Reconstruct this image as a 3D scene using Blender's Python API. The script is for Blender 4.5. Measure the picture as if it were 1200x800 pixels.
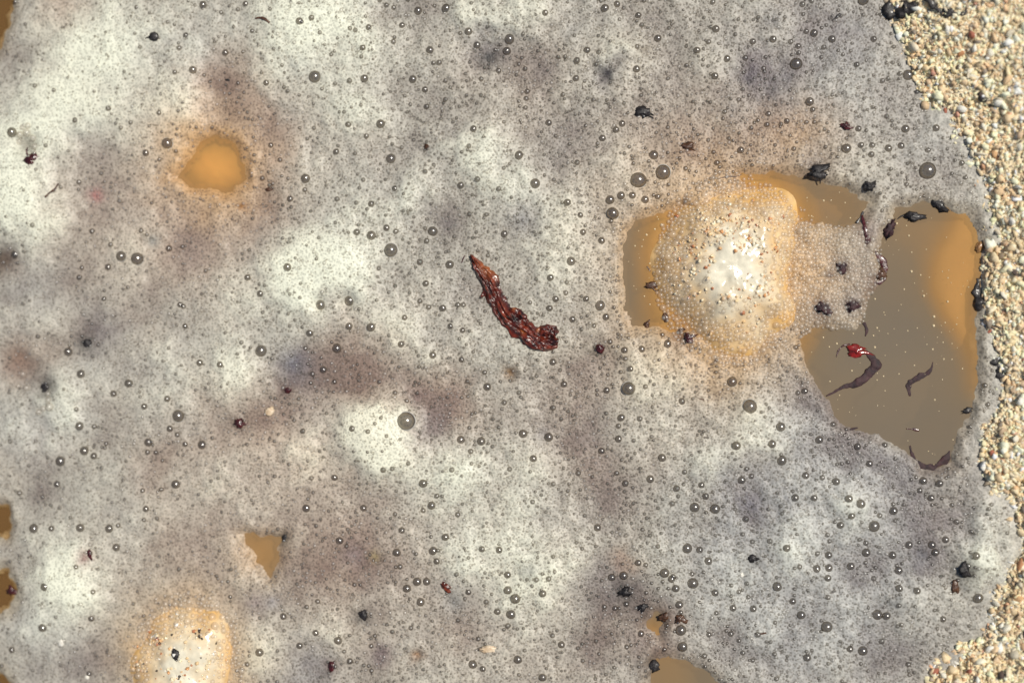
import bpy, bmesh, math, random
import numpy as np
from mathutils import Vector, noise as mnoise

for o in list(bpy.data.objects):
    bpy.data.objects.remove(o)
S = bpy.context.scene
COL = S.collection
R = math.radians
rng = np.random.default_rng(11)
random.seed(11)

# ------------------------------------------------------------------ camera
TILT, DIST, WIDTH = R(5), 0.36, 0.30          # looking down at a patch of pool 30 cm wide
cam_d = bpy.data.cameras.new('camera')
cam = bpy.data.objects.new('camera', cam_d)
COL.objects.link(cam)
cam_d.sensor_width = 36.0
cam_d.lens = 18.0 / ((WIDTH / 2) / DIST)
cam_d.clip_start, cam_d.clip_end = 0.01, 500
cam.location = (DIST * math.sin(TILT), 0, DIST * math.cos(TILT))
cam.rotation_euler = (0, TILT, 0)
cam_d.dof.use_dof = True
cam_d.dof.focus_distance = DIST - 0.005
cam_d.dof.aperture_fstop = 3.2
S.camera = cam

# ------------------------------------------------------------------ sky, sun, exposure
SUN_EL, SUN_AZ = R(62), R(26)                 # azimuth counted from +X towards +Y
W = bpy.data.worlds.new('World')
S.world = W
W.use_nodes = True
wn = W.node_tree.nodes
sky = wn.new('ShaderNodeTexSky')
sky.sky_type = 'NISHITA'
sky.sun_disc = False
sky.sun_elevation = SUN_EL
sky.sun_rotation = R(90) - SUN_AZ
wn['Background'].inputs['Strength'].default_value = 0.06
W.node_tree.links.new(sky.outputs[0], wn['Background'].inputs['Color'])
sun_d = bpy.data.lights.new('sun', 'SUN')
sun_d.energy = 3.85
sun_d.angle = R(0.5)
sun_d.color = (1.0, 0.945, 0.85)
sun = bpy.data.objects.new('sun', sun_d)
COL.objects.link(sun)
sd_ = Vector((math.cos(SUN_EL) * math.cos(SUN_AZ), math.cos(SUN_EL) * math.sin(SUN_AZ), math.sin(SUN_EL)))
sun.rotation_euler = sd_.to_track_quat('Z', 'Y').to_euler()
sun.location = sd_ * 3
vs = S.view_settings
vs.view_transform = 'Standard'
vs.look = 'None'
vs.exposure = 0.0
vs.gamma = 1.0
vs.use_curve_mapping = False
S.render.engine = 'CYCLES'
S.cycles.transparent_max_bounces = 16

# ------------------------------------------------------------------ pixel <-> pool surface
CAMP = np.array(cam.location)
RT = np.array((math.cos(TILT), 0, -math.sin(TILT)))
UP = np.array((0.0, 1.0, 0.0))
FW = np.array((-math.sin(TILT), 0, -math.cos(TILT)))
TX = (WIDTH / 2) / DIST


def at(px, py, z=0.0):
    """photo pixel(s) (1200 x 800) -> point on the horizontal plane z"""
    px = np.asarray(px, float)
    py = np.asarray(py, float)
    u = (px - 600) / 600 * TX
    v = (400 - py) / 600 * TX
    d = FW + u[..., None] * RT + v[..., None] * UP
    t = (np.asarray(z) - CAMP[2]) / d[..., 2]
    return CAMP + t[..., None] * d


def scale_at(px, py):
    return float(np.linalg.norm(at(px, py + 1.0) - at(px, py)))


MM = 0.001

# ------------------------------------------------------------------ noise in numpy


def _hash(ix, iy, s):
    h = (ix.astype(np.int64) * 374761393 + iy.astype(np.int64) * 668265263 + s * 982451653) & 0x7fffffff
    h = ((h ^ (h >> 13)) * 1274126177) & 0x7fffffff
    h = (h ^ (h >> 16)) & 0xffff
    return h / 65535.0


def vnoise(x, y, s=0):
    ix, iy = np.floor(x), np.floor(y)
    fx, fy = x - ix, y - iy
    fx = fx * fx * (3 - 2 * fx)
    fy = fy * fy * (3 - 2 * fy)
    a = _hash(ix, iy, s)
    b = _hash(ix + 1, iy, s)
    c = _hash(ix, iy + 1, s)
    d = _hash(ix + 1, iy + 1, s)
    return (a * (1 - fx) + b * fx) * (1 - fy) + (c * (1 - fx) + d * fx) * fy


def fbm(x, y, sc, octv=4, s=0, gain=0.5):
    """0..1, feature size sc pixels"""
    t = np.zeros_like(x)
    amp, tot = 1.0, 0.0
    for k in range(octv):
        ca, sa = math.cos(0.7 * k + s), math.sin(0.7 * k + s)
        t += amp * vnoise((x * ca - y * sa) / sc + 31.7 * k, (x * sa + y * ca) / sc + 17.1 * k, s + k * 7)
        tot += amp
        amp *= gain
        sc *= 0.5
    return t / tot


def sstep(a, b, x):
    t = np.clip((x - a) / (b - a), 0, 1)
    return t * t * (3 - 2 * t)


def poly_sd(X, Y, P):
    """signed distance to polygon P, negative inside"""
    P = np.asarray(P, float)
    d2 = np.full(X.shape, 1e18)
    ins = np.zeros(X.shape, bool)
    n = len(P)
    for i in range(n):
        ax, ay = P[i]
        bx, by = P[(i + 1) % n]
        ex, ey = bx - ax, by - ay
        wx, wy = X - ax, Y - ay
        t = np.clip((wx * ex + wy * ey) / (ex * ex + ey * ey + 1e-12), 0, 1)
        dx, dy = wx - t * ex, wy - t * ey
        d2 = np.minimum(d2, dx * dx + dy * dy)
        c = ((ay > Y) != (by > Y)) & (X < (bx - ax) * (Y - ay) / (by - ay + 1e-12) + ax)
        ins ^= c
    d = np.sqrt(d2)
    return np.where(ins, -d, d)


# ------------------------------------------------------------------ mesh + object helpers
def mesh_np(name, V, quads=None, tris=None, cols=None, smooth=True):
    me = bpy.data.meshes.new(name)
    V = np.asarray(V, np.float32)
    me.vertices.add(len(V))
    me.vertices.foreach_set('co', V.ravel())
    parts, starts, tot = [], [], 0
    for F, k in ((quads, 4), (tris, 3)):
        if F is None or len(F) == 0:
            continue
        F = np.asarray(F, np.int32)
        parts.append(F.ravel())
        starts.append(np.arange(len(F), dtype=np.int32) * k + tot)
        tot += F.size
    idx = np.concatenate(parts)
    st = np.concatenate(starts)
    me.loops.add(len(idx))
    me.loops.foreach_set('vertex_index', idx)
    me.polygons.add(len(st))
    me.polygons.foreach_set('loop_start', st)
    me.update(calc_edges=True)
    me.validate()
    if smooth:
        me.polygons.foreach_set('use_smooth', np.ones(len(me.polygons), bool))
    if cols is not None:
        a = me.color_attributes.new('Col', 'FLOAT_COLOR', 'POINT')
        C4 = np.ones((len(V), 4), np.float32)
        C4[:, :3] = cols
        a.data.foreach_set('color', C4.ravel())
    return me


def obj(name, me, mat=None, parent=None, loc=None):
    o = bpy.data.objects.new(name, me)
    COL.objects.link(o)
    if mat is not None and me is not None and len(me.materials) == 0:
        me.materials.append(mat)
    if parent is not None:
        o.parent = parent
    if loc is not None:
        o.location = loc
    return o


def tag(o, label=None, cat=None, group=None, kind=None):
    if label:
        o['label'] = label
    if cat:
        o['category'] = cat
    if group:
        o['group'] = group
    if kind:
        o['kind'] = kind
    return o


def grid_quads(nx, ny):
    i = np.arange(nx * ny).reshape(ny, nx)
    return np.stack([i[1:, :-1], i[1:, 1:], i[:-1, 1:], i[:-1, :-1]], -1).reshape(-1, 4)


# ------------------------------------------------------------------ materials
def lin(r, g, b):
    return tuple(((c / 255) / 12.92 if c / 255 < 0.04045 else ((c / 255 + 0.055) / 1.055) ** 2.4) for c in (r, g, b))


class NT:
    def __init__(self, name):
        self.m = bpy.data.materials.new(name)
        self.m.use_nodes = True
        self.t = self.m.node_tree
        self.n = self.t.nodes
        self.bsdf = self.n['Principled BSDF']
        self.out = self.n['Material Output']

    def new(self, typ, **kw):
        nd = self.n.new(typ)
        for k, v in kw.items():
            setattr(nd, k, v)
        return nd

    def link(self, a, b):
        self.t.links.new(a, b)

    def setp(self, **kw):
        for k, v in kw.items():
            key = k.replace('_', ' ')
            inp = self.bsdf.inputs[key]
            inp.default_value = (*v, 1) if isinstance(v, tuple) and len(v) == 3 else v

    def coord(self):
        if not hasattr(self, '_co'):
            self._co = self.new('ShaderNodeTexCoord')
        return self._co.outputs['Object']

    def noise(self, scale, detail=4, rough=0.55):
        t = self.new('ShaderNodeTexNoise')
        t.inputs['Scale'].default_value = scale
        t.inputs['Detail'].default_value = detail
        t.inputs['Roughness'].default_value = rough
        self.link(self.coord(), t.inputs['Vector'])
        return t.outputs['Fac']

    def voronoi(self, scale, feature='F1'):
        t = self.new('ShaderNodeTexVoronoi', feature=feature)
        t.inputs['Scale'].default_value = scale
        self.link(self.coord(), t.inputs['Vector'])
        return t

    def ramp(self, fac, stops):
        r = self.new('ShaderNodeValToRGB')
        el = r.color_ramp.elements
        while len(el) > 1:
            el.remove(el[-1])
        for i, (p, c) in enumerate(stops):
            e = el[0] if i == 0 else el.new(p)
            e.position = p
            e.color = (*c, 1) if len(c) == 3 else c
        self.link(fac, r.inputs[0])
        return r.outputs[0]

    def mixc(self, a, b, fac, mode='MIX'):
        m = self.new('ShaderNodeMix', data_type='RGBA', blend_type=mode)
        if isinstance(fac, (int, float)):
            m.inputs[0].default_value = fac
        else:
            self.link(fac, m.inputs[0])
        for s, idx in ((a, 6), (b, 7)):
            if isinstance(s, tuple):
                m.inputs[idx].default_value = (*s, 1)
            else:
                self.link(s, m.inputs[idx])
        return m.outputs[2]

    def bump(self, height, strength, dist):
        b = self.new('ShaderNodeBump')
        b.inputs['Strength'].default_value = strength
        b.inputs['Distance'].default_value = dist
        self.link(height, b.inputs['Height'])
        self.link(b.outputs[0], self.bsdf.inputs['Normal'])
        return b

    def attr(self, name='Col'):
        a = self.new('ShaderNodeAttribute', attribute_name=name)
        return a.outputs['Color']


def g3(v):
    return (v, v, v)


def mat_foam():
    m = NT('foam')
    base = m.attr()
    v1 = m.voronoi(1300)
    cell = m.ramp(v1.outputs['Distance'], [(0.0, g3(0.88)), (0.22, g3(0.80)), (0.36, g3(0.81)), (0.52, g3(1.07)), (1.0, g3(1.14))])
    v2 = m.voronoi(2300)
    cell2 = m.ramp(v2.outputs['Distance'], [(0.0, g3(0.82)), (0.4, g3(1.0)), (1.0, g3(1.09))])
    c = m.mixc(base, cell, 1.0, 'MULTIPLY')
    c = m.mixc(c, cell2, 1.0, 'MULTIPLY')
    m.link(c, m.bsdf.inputs['Base Color'])
    m.setp(Roughness=0.46)
    m.bsdf.inputs['Specular IOR Level'].default_value = 0.4
    h = m.new('ShaderNodeMath', operation='ADD')
    m.link(v1.outputs['Distance'], h.inputs[0])
    m.link(m.noise(1800, 3), h.inputs[1])
    m.bump(h.outputs[0], 0.28, 0.0003)
    return m.m


def mat_film(name, stops, diff, dfac, gfac, rough, gcol=(1, 1, 1)):
    """thin wet skin of a bubble: lets tinted light through, darker along the rim, glossy"""
    m = NT(name)
    lw = m.new('ShaderNodeLayerWeight')
    lw.inputs['Blend'].default_value = 0.5
    tr = m.new('ShaderNodeBsdfTransparent')
    m.link(m.ramp(lw.outputs['Facing'], stops), tr.inputs['Color'])
    df = m.new('ShaderNodeBsdfDiffuse')
    df.inputs['Color'].default_value = (*diff, 1)
    mx = m.new('ShaderNodeMixShader')
    mx.inputs[0].default_value = dfac
    m.link(tr.outputs[0], mx.inputs[1])
    m.link(df.outputs[0], mx.inputs[2])
    gl = m.new('ShaderNodeBsdfGlossy')
    gl.inputs['Roughness'].default_value = rough
    gl.inputs['Color'].default_value = (*gcol, 1)
    mg = m.new('ShaderNodeMixShader')
    mg.inputs[0].default_value = gfac
    m.link(mx.outputs[0], mg.inputs[1])
    m.link(gl.outputs[0], mg.inputs[2])
    m.link(mg.outputs[0], m.out.inputs['Surface'])
    return m.m


def mat_water():
    m = NT('murky_water')
    n1 = m.noise(30, 4)
    c = m.ramp(n1, [(0.3, lin(128, 112, 94)), (0.5, lin(142, 121, 96)), (0.72, lin(160, 131, 97))])
    deep = m.ramp(m.attr(), [(0.16, lin(122, 113, 99)), (0.26, lin(140, 123, 99)), (0.40, lin(186, 144, 90)), (0.5, lin(228, 176, 104))])
    c = m.mixc(c, deep, 0.85)
    m.link(c, m.bsdf.inputs['Base Color'])
    m.setp(Roughness=0.08)
    m.bsdf.inputs['IOR'].default_value = 1.33
    tr = m.new('ShaderNodeBsdfTransparent')
    tr.inputs['Color'].default_value = (0.90, 0.82, 0.67, 1)
    mx = m.new('ShaderNodeMixShader')
    m.link(m.attr(), mx.inputs[0])
    m.link(m.bsdf.outputs[0], mx.inputs[1])
    m.link(tr.outputs[0], mx.inputs[2])
    m.link(mx.outputs[0], m.out.inputs['Surface'])
    return m.m


def mat_bed():
    m = NT('silt')
    c = m.mixc(m.attr(), m.ramp(m.noise(130, 5), [(0.3, g3(0.8)), (0.7, g3(1.12))]), 1.0, 'MULTIPLY')
    m.link(c, m.bsdf.inputs['Base Color'])
    m.setp(Roughness=0.8)
    m.bump(m.noise(300, 4), 0.25, 0.001)
    return m.m


def mat_sand():
    m = NT('coarse_sand')
    c = m.ramp(m.voronoi(700).outputs['Color'], [(0.0, lin(206, 186, 150)), (0.5, lin(232, 214, 178)), (1.0, lin(244, 232, 204))])
    m.link(c, m.bsdf.inputs['Base Color'])
    m.setp(Roughness=0.75)
    m.bump(m.voronoi(600).outputs['Distance'], 0.9, 0.0012)
    return m.m


def mat_attr(name, rough=0.5, spec=0.5, coat=0.0, nscale=900, namt=0.25, bump=0.3, bdist=0.0004):
    m = NT(name)
    c = m.mixc(m.attr(), m.ramp(m.noise(nscale, 4), [(0.25, g3(1 - namt)), (0.75, g3(1 + namt * 0.5))]), 1.0, 'MULTIPLY')
    m.link(c, m.bsdf.inputs['Base Color'])
    m.setp(Roughness=rough)
    m.bsdf.inputs['Specular IOR Level'].default_value = spec
    m.bsdf.inputs['Coat Weight'].default_value = coat
    m.bsdf.inputs['Coat Roughness'].default_value = 0.12
    m.bump(m.noise(nscale * 0.7, 4), bump, bdist)
    return m.m


def mat_bits(name, c0, c1, rough=0.35, coat=0.3, nscale=500, bump=0.6):
    m = NT(name)
    c = m.ramp(m.noise(nscale, 5, 0.65), [(0.33, c0), (0.68, c1)])
    m.link(c, m.bsdf.inputs['Base Color'])
    m.setp(Roughness=rough)
    m.bsdf.inputs['Coat Weight'].default_value = coat
    m.bsdf.inputs['Coat Roughness'].default_value = 0.15
    m.bump(m.noise(nscale * 1.6, 4), bump, 0.0005)
    return m.m


M = dict(
    foam=mat_foam(),
    bubble=mat_film('bubble_film', [(0.0, (0.66, 0.62, 0.55)), (0.40, (0.56, 0.52, 0.46)), (0.70, (0.34, 0.31, 0.27)), (0.92, (0.12, 0.11, 0.10)), (1.0, (0.3, 0.3, 0.3))],
                    (0.12, 0.10, 0.08), 0.13, 0.17, 0.2),
    mid=mat_film('small_bubble_film', [(0.0, (0.70, 0.67, 0.62)), (0.45, (0.58, 0.55, 0.50)), (0.75, (0.34, 0.32, 0.29)), (0.95, (0.24, 0.22, 0.2)), (1.0, (0.5, 0.5, 0.5))],
                 (0.15, 0.13, 0.11), 0.06, 0.15, 0.24),
    clear=mat_film('clear_bubble_film', [(0.0, (0.97, 0.96, 0.94)), (0.5, (0.90, 0.88, 0.85)), (0.75, (0.50, 0.48, 0.45)), (0.95, (0.36, 0.34, 0.32)), (1.0, (0.6, 0.6, 0.6))],
                   (0.6, 0.58, 0.54), 0.10, 0.12, 0.25),
    fine=mat_film('fine_bubble_film', [(0.0, (0.83, 0.81, 0.79)), (0.5, (0.74, 0.72, 0.69)), (0.85, (0.55, 0.53, 0.50)), (1.0, (0.65, 0.65, 0.65))],
                  (0.25, 0.23, 0.2), 0.05, 0.06, 0.32),
    froth=mat_film('clear_froth_film', [(0.0, (0.99, 0.98, 0.96)), (0.55, (0.95, 0.92, 0.88)), (0.8, (0.62, 0.56, 0.50)), (0.95, (0.40, 0.34, 0.29)), (1.0, (0.8, 0.75, 0.68))],
                   (0.82, 0.76, 0.66), 0.16, 0.06, 0.28),
    rim=mat_bits('foam_rim', (0.36, 0.34, 0.30), (0.55, 0.53, 0.48), 0.45, 0.2, 900, 0.4),
    water=mat_water(), bed=mat_bed(), sand=mat_sand(),
    grain=mat_attr('sand_grains', 0.6, 0.35, 0.0, 1500, 0.25, 0.5, 0.0003),
    stone=mat_attr('wet_stone', 0.2, 0.6, 0.3, 300, 0.3, 0.35, 0.0012),
    matte=mat_attr('silted_stone', 0.75, 0.2, 0.0, 260, 0.12, 0.2, 0.001),
    bark=mat_attr('wet_bark', 0.34, 0.5, 0.35, 900, 0.35, 0.5, 0.0004),
    speck=mat_attr('wet_granules', 0.22, 0.6, 0.5, 1500, 0.25, 0.3, 0.0002),
    red=mat_bits('wet_red_bark', (0.016, 0.004, 0.004), (0.30, 0.052, 0.016), 0.36, 0.4, 210, 0.6),
    maroon=mat_bits('dark_maroon_skin', (0.014, 0.004, 0.005), (0.10, 0.014, 0.014), 0.3, 0.5, 600),
    purple=mat_bits('purple_brown_skin', (0.014, 0.007, 0.009), (0.065, 0.024, 0.026), 0.7, 0.0, 450),
    black=mat_bits('black_husk', (0.007, 0.006, 0.006), (0.034, 0.028, 0.027), 0.5, 0.12, 800),
    brown=mat_bits('brown_husk', (0.04, 0.016, 0.008), (0.13, 0.06, 0.028), 0.4, 0.3, 700),
    tan=mat_bits('ochre_chip', (0.24, 0.11, 0.04), (0.45, 0.25, 0.1), 0.35, 0.4, 600),
    cherry=mat_bits('cherry_red_skin', (0.12, 0.008, 0.006), (0.34, 0.02, 0.012), 0.15, 0.8, 300, 0.3),
    pale=mat_bits('pale_grit', (0.55, 0.38, 0.22), (0.8, 0.66, 0.48), 0.35, 0.4, 700),
    white=mat_bits('white_grit', (0.7, 0.66, 0.55), (0.85, 0.82, 0.74), 0.3, 0.5, 700),
)

# ------------------------------------------------------------------ outlines in photo pixels
BANK = [(1026, -260), (1030, -60), (1032, 0), (1040, 30), (1053, 60), (1062, 90), (1075, 115), (1085, 132), (1100, 146), (1116, 166), (1131, 186),
        (1141, 215), (1149, 250), (1152, 290), (1147, 330), (1148, 360), (1153, 390), (1161, 420), (1166, 450), (1160, 476), (1145, 496),
        (1137, 520), (1139, 545), (1146, 570), (1156, 586), (1174, 590), (1184, 600), (1180, 618), (1182, 645), (1172, 662), (1156, 690), (1150, 716),
        (1140, 741), (1112, 751), (1114, 766), (1086, 777), (1075, 800), (1060, 840), (1035, 900), (1010, 1060), (1500, 1060), (1500, -260)]
HOLES = [
    [(732, 300), (736, 272), (747, 260), (772, 251), (800, 244), (822, 262), (806, 300), (800, 330), (806, 360), (812, 386), (790, 388), (770, 383), (740, 382), (733, 360)],
    [(870, 208), (905, 204), (945, 211), (990, 222), (1017, 238), (1004, 262), (975, 265), (950, 258), (915, 262), (880, 240)],
    [(1030, 300), (1040, 270), (1052, 246), (1082, 236), (1110, 247), (1136, 254), (1149, 290), (1147, 340), (1142, 400), (1144, 450), (1137, 478),
     (1121, 508), (1115, 543), (1082, 547), (1062, 526), (1026, 508), (985, 494), (966, 462), (947, 428), (938, 398), (962, 384), (1000, 386), (1014, 374), (1021, 346), (1034, 326)],
    [(209, 207), (222, 190), (236, 168), (252, 160), (274, 170), (287, 193), (286, 214), (268, 225), (242, 218), (222, 219)],
    [(286, 626), (297, 625), (303, 631), (314, 627), (330, 630), (325, 640), (328, 652), (320, 664), (317, 675), (309, 662), (300, 658), (301, 648), (293, 641)],
    [(768, 770), (792, 769), (808, 778), (832, 788), (846, 812), (860, 840), (750, 840), (764, 795)],
    [(757, 733), (770, 719), (774, 730), (772, 744)],
    [(-40, 588), (8, 592), (13, 612), (8, 628), (-40, 632)],
    [(-40, 668), (8, 668), (19, 688), (12, 714), (-40, 724)],
    [(-300, -260), (24, -260), (18, -10), (9, 30), (0, 55), (-60, 140), (-300, 200)],
    [(-40, 780), (4, 788), (13, 806), (-10, 840), (-60, 830)],
]
SU = scale_at(600, 400)                     # metres per photo pixel in the middle

# ------------------------------------------------------------------ foam map (thickness, tint, height)
# bright thick mounds: x, y, r, amount ; negative = thin / dirty foam
BLOBS = [
    (120, 90, 90, .55), (40, 165, 45, .6), (30, 245, 48, .75), (215, 125, 30, .2), (20, 70, 38, -.3), (110, 180, 34, -.35), (80, 4, 30, -.2),
    (270, 105, 34, -.45), (312, 150, 26, -.4), (350, 30, 50, .45), (410, 30, 45, .4), (475, 10, 34, -.35), (555, 18, 32, .4), (486, 120, 28, -.2), (488, 170, 24, -.2),
    (420, 128, 36, .4), (360, 95, 40, .2), (576, 66, 26, -.5), (562, 180, 28, .4), (385, 178, 28, -.12), (612, 16, 28, .4), (684, 15, 26, -.25), (732, 60, 28, .35),
    (620, 80, 26, -.35), (668, 168, 36, -.25), (712, 86, 12, -.5), (880, 86, 20, -.5), (832, 82, 24, .2), (790, 30, 50, -.2), (760, 120, 40, -.25), (850, 130, 60, -.25),
    (1000, 60, 40, -.05), (930, 90, 40, -.3), (990, 112, 34, .05), (960, 30, 50, -.2), (940, 165, 40, -.3), (1060, 150, 40, -.1), (1085, 210, 40, -.1),
    (105, 240, 40, -.35), (225, 290, 36, -.45), (152, 290, 32, .15), (88, 305, 36, -.35), (2, 308, 18, -.5), (40, 342, 30, -.25), (50, 366, 20, .2), (272, 366, 40, .3),
    (100, 393, 26, -.4), (180, 350, 40, -.3), (312, 235, 26, -.35), (385, 305, 56, .75), (345, 330, 30, .3), (520, 256, 30, -.3), (480, 235, 26, .2), (590, 225, 36, .3), (455, 385, 34, .35),
    (530, 335, 30, -.15), (460, 330, 24, -.2), (650, 262, 36, .35), (612, 256, 18, -.3), (640, 320, 36, .25), (700, 345, 30, .05), (690, 240, 20, -.2), (560, 400, 40, .15),
    (75, 468, 28, .4), (22, 432, 24, -.5), (280, 440, 34, .4), (262, 505, 34, -.25), (130, 512, 30, -.3), (190, 540, 26, -.3), (268, 552, 34, .25), (30, 520, 34, .1), (60, 570, 40, -.25), (190, 430, 40, .12),
    (430, 432, 36, -.55), (380, 432, 34, -.4), (340, 436, 28, -.45), (520, 468, 36, -.55), (480, 452, 26, -.35), (445, 512, 40, 1.0), (430, 490, 24, .35), (503, 492, 18, -.35), (372, 548, 36, .4), (540, 556, 32, .45), (500, 425, 26, .3), (320, 492, 30, -.4),
    (450, 590, 40, .05), (640, 430, 30, .2), (690, 440, 34, -.4), (690, 510, 36, -.35), (700, 575, 36, -.3), (762, 442, 40, .45), (882, 502, 34, .4), (878, 586, 26, -.45), (832, 545, 28, .25), (622, 560, 40, .3), (730, 560, 28, -.2),
    (780, 590, 30, .1), (950, 470, 40, -.3), (922, 500, 22, .2), (1000, 582, 32, .35), (985, 528, 26, -.3), (1030, 548, 40, -.35), (1000, 500, 20, -.3), (960, 455, 24, -.15), (940, 560, 26, .1), (1060, 580, 36, -.35), (1090, 620, 30, -.35), (1120, 610, 24, -.2),
    (80, 680, 42, .7), (50, 742, 26, .35), (22, 650, 26, -.3), (232, 640, 44, -.35), (110, 772, 36, -.4), (150, 632, 28, .15), (150, 700, 26, -.2), (45, 780, 30, -.1),
    (400, 640, 70, -.35), (340, 690, 40, -.2), (542, 652, 34, .4), (390, 740, 28, .35), (366, 786, 24, -.05), (308, 768, 24, .35), (530, 742, 40, -.25), (480, 560, 30, .1), (460, 780, 40, -.15),
    (632, 672, 42, .6), (590, 620, 36, .2), (700, 692, 34, -.35), (684, 752, 36, -.35), (750, 710, 30, -.35), (852, 662, 34, .3), (862, 762, 34, -.4), (895, 742, 26, .25), (740, 620, 30, -.15), (800, 700, 34, .1),
    (930, 640, 28, .3), (960, 692, 30, .12), (1012, 722, 32, .2), (1146, 662, 26, .5), (1080, 655, 20, -.5), (1030, 765, 44, -.3), (930, 765, 34, -.1), (1052, 560, 20, .05), (1120, 700, 20, .05), (1010, 655, 34, -.3), (1150, 610, 22, .3), (1100, 740, 26, -.1),
]
# tints: x, y, r, weight towards warm brown (+1) / ochre (+2) / blue (-1)
WARM = [(270, 105, 45, 1.1), (310, 170, 40, .9), (250, 196, 95, .9), (220, 300, 80, .6), (100, 260, 60, .4), (430, 430, 70, .7), (520, 468, 40, .7), (320, 490, 60, .6), (400, 640, 110, .8), (230, 640, 60, .6),
        (260, 510, 60, .5), (190, 540, 40, .5), (690, 480, 70, .35), (720, 570, 50, .35), (370, 545, 40, .4), (690, 740, 80, .35), (760, 150, 90, .25), (920, 170, 60, .6), (820, 180, 60, .4), (22, 432, 26, .6), (80, 0, 30, .8), (530, 740, 60, .3), (0, 310, 20, .5), (600, 80, 60, .2), (728, 656, 16, 1.4)]
OCHRE = [(250, 196, 52, 1.0), (850, 310, 112, 1.05), (950, 325, 50, .2), (220, 770, 64, 1.05), (940, 160, 34, .3), (845, 400, 60, .3), (308, 645, 30, .3)]
BLUE = [(1020, 545, 60, .6), (900, 700, 160, .45), (960, 60, 110, .35), (345, 425, 28, .7), (575, 66, 30, .6), (500, 492, 26, .9), (880, 585, 40, .8), (960, 480, 60, .7), (1000, 640, 130, .7), (860, 640, 60, .5), (365, 785, 34, .8), (50, 740, 40, .6), (75, 470, 40, .5), (30, 520, 40, .5), (985, 60, 60, .5), (1090, 170, 40, .5),
        (540, 650, 40, .2), (712, 86, 20, .6), (882, 86, 24, .6), (1010, 560, 60, .6), (700, 680, 30, .5), (240, 60, 40, .2), (40, 340, 40, .4), (120, 395, 30, .4), (950, 740, 80, .5), (670, 170, 40, .4), (225, 290, 24, .4)]
# stains left by scraps lying inside the foam: x, y, r, darkness, (r,g,b)
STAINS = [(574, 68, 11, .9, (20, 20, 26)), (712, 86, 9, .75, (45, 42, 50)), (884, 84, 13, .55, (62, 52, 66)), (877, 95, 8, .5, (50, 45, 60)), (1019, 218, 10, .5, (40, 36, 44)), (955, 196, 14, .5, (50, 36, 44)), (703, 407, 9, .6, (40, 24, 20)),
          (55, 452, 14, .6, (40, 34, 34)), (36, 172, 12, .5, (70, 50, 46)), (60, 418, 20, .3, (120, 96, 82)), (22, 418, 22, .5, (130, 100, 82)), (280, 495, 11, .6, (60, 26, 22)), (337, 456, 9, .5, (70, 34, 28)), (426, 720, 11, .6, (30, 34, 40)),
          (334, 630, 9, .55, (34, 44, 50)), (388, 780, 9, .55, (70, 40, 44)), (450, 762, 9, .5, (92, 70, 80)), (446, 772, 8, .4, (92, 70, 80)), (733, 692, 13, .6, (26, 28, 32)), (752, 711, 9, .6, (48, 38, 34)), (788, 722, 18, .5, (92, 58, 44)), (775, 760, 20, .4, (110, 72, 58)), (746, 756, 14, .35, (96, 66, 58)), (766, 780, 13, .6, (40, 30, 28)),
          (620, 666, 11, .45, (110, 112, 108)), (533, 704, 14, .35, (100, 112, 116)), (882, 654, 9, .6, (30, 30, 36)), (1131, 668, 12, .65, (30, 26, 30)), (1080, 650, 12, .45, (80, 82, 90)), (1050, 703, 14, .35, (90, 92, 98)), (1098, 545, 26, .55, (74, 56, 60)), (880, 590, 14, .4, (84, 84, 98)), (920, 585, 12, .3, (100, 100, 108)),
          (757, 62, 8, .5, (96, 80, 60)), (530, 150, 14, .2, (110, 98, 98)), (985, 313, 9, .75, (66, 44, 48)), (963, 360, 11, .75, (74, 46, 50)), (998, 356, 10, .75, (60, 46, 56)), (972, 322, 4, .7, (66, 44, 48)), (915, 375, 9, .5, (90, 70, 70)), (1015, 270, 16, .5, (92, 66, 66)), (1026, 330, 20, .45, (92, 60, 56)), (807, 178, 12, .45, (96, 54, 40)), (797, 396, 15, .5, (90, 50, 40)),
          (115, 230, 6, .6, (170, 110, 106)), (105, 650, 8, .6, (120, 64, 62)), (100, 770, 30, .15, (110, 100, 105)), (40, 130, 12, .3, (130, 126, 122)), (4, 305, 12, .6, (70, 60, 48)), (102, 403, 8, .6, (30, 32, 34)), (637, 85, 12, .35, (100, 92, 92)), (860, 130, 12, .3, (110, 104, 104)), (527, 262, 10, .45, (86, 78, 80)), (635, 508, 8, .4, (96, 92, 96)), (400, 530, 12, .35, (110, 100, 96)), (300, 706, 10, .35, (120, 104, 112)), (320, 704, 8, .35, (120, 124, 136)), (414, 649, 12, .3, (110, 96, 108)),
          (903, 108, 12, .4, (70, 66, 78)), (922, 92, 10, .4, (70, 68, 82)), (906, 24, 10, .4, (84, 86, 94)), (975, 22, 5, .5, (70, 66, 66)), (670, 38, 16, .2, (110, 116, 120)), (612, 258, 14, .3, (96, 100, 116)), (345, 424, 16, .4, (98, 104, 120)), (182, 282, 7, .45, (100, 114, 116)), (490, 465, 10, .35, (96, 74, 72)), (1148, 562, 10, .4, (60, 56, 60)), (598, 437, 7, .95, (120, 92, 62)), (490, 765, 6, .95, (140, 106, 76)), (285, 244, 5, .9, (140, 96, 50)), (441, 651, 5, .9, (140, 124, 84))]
STONE1 = (858, 316, 84, 102)
STONE2 = (222, 786, 62, 88)

STEP = 2.5
fx = np.arange(-240, 1260 + .1, STEP)
fy = np.arange(-200, 1000 + .1, STEP)
FX, FY = np.meshgrid(fx, fy)


def gsum(items, X, Y):
    t = np.zeros_like(X)
    for it in items:
        x, y, r, a = it
        t += a * np.exp(-((X - x) ** 2 + (Y - y) ** 2) / (r * r))
    return t


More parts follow.
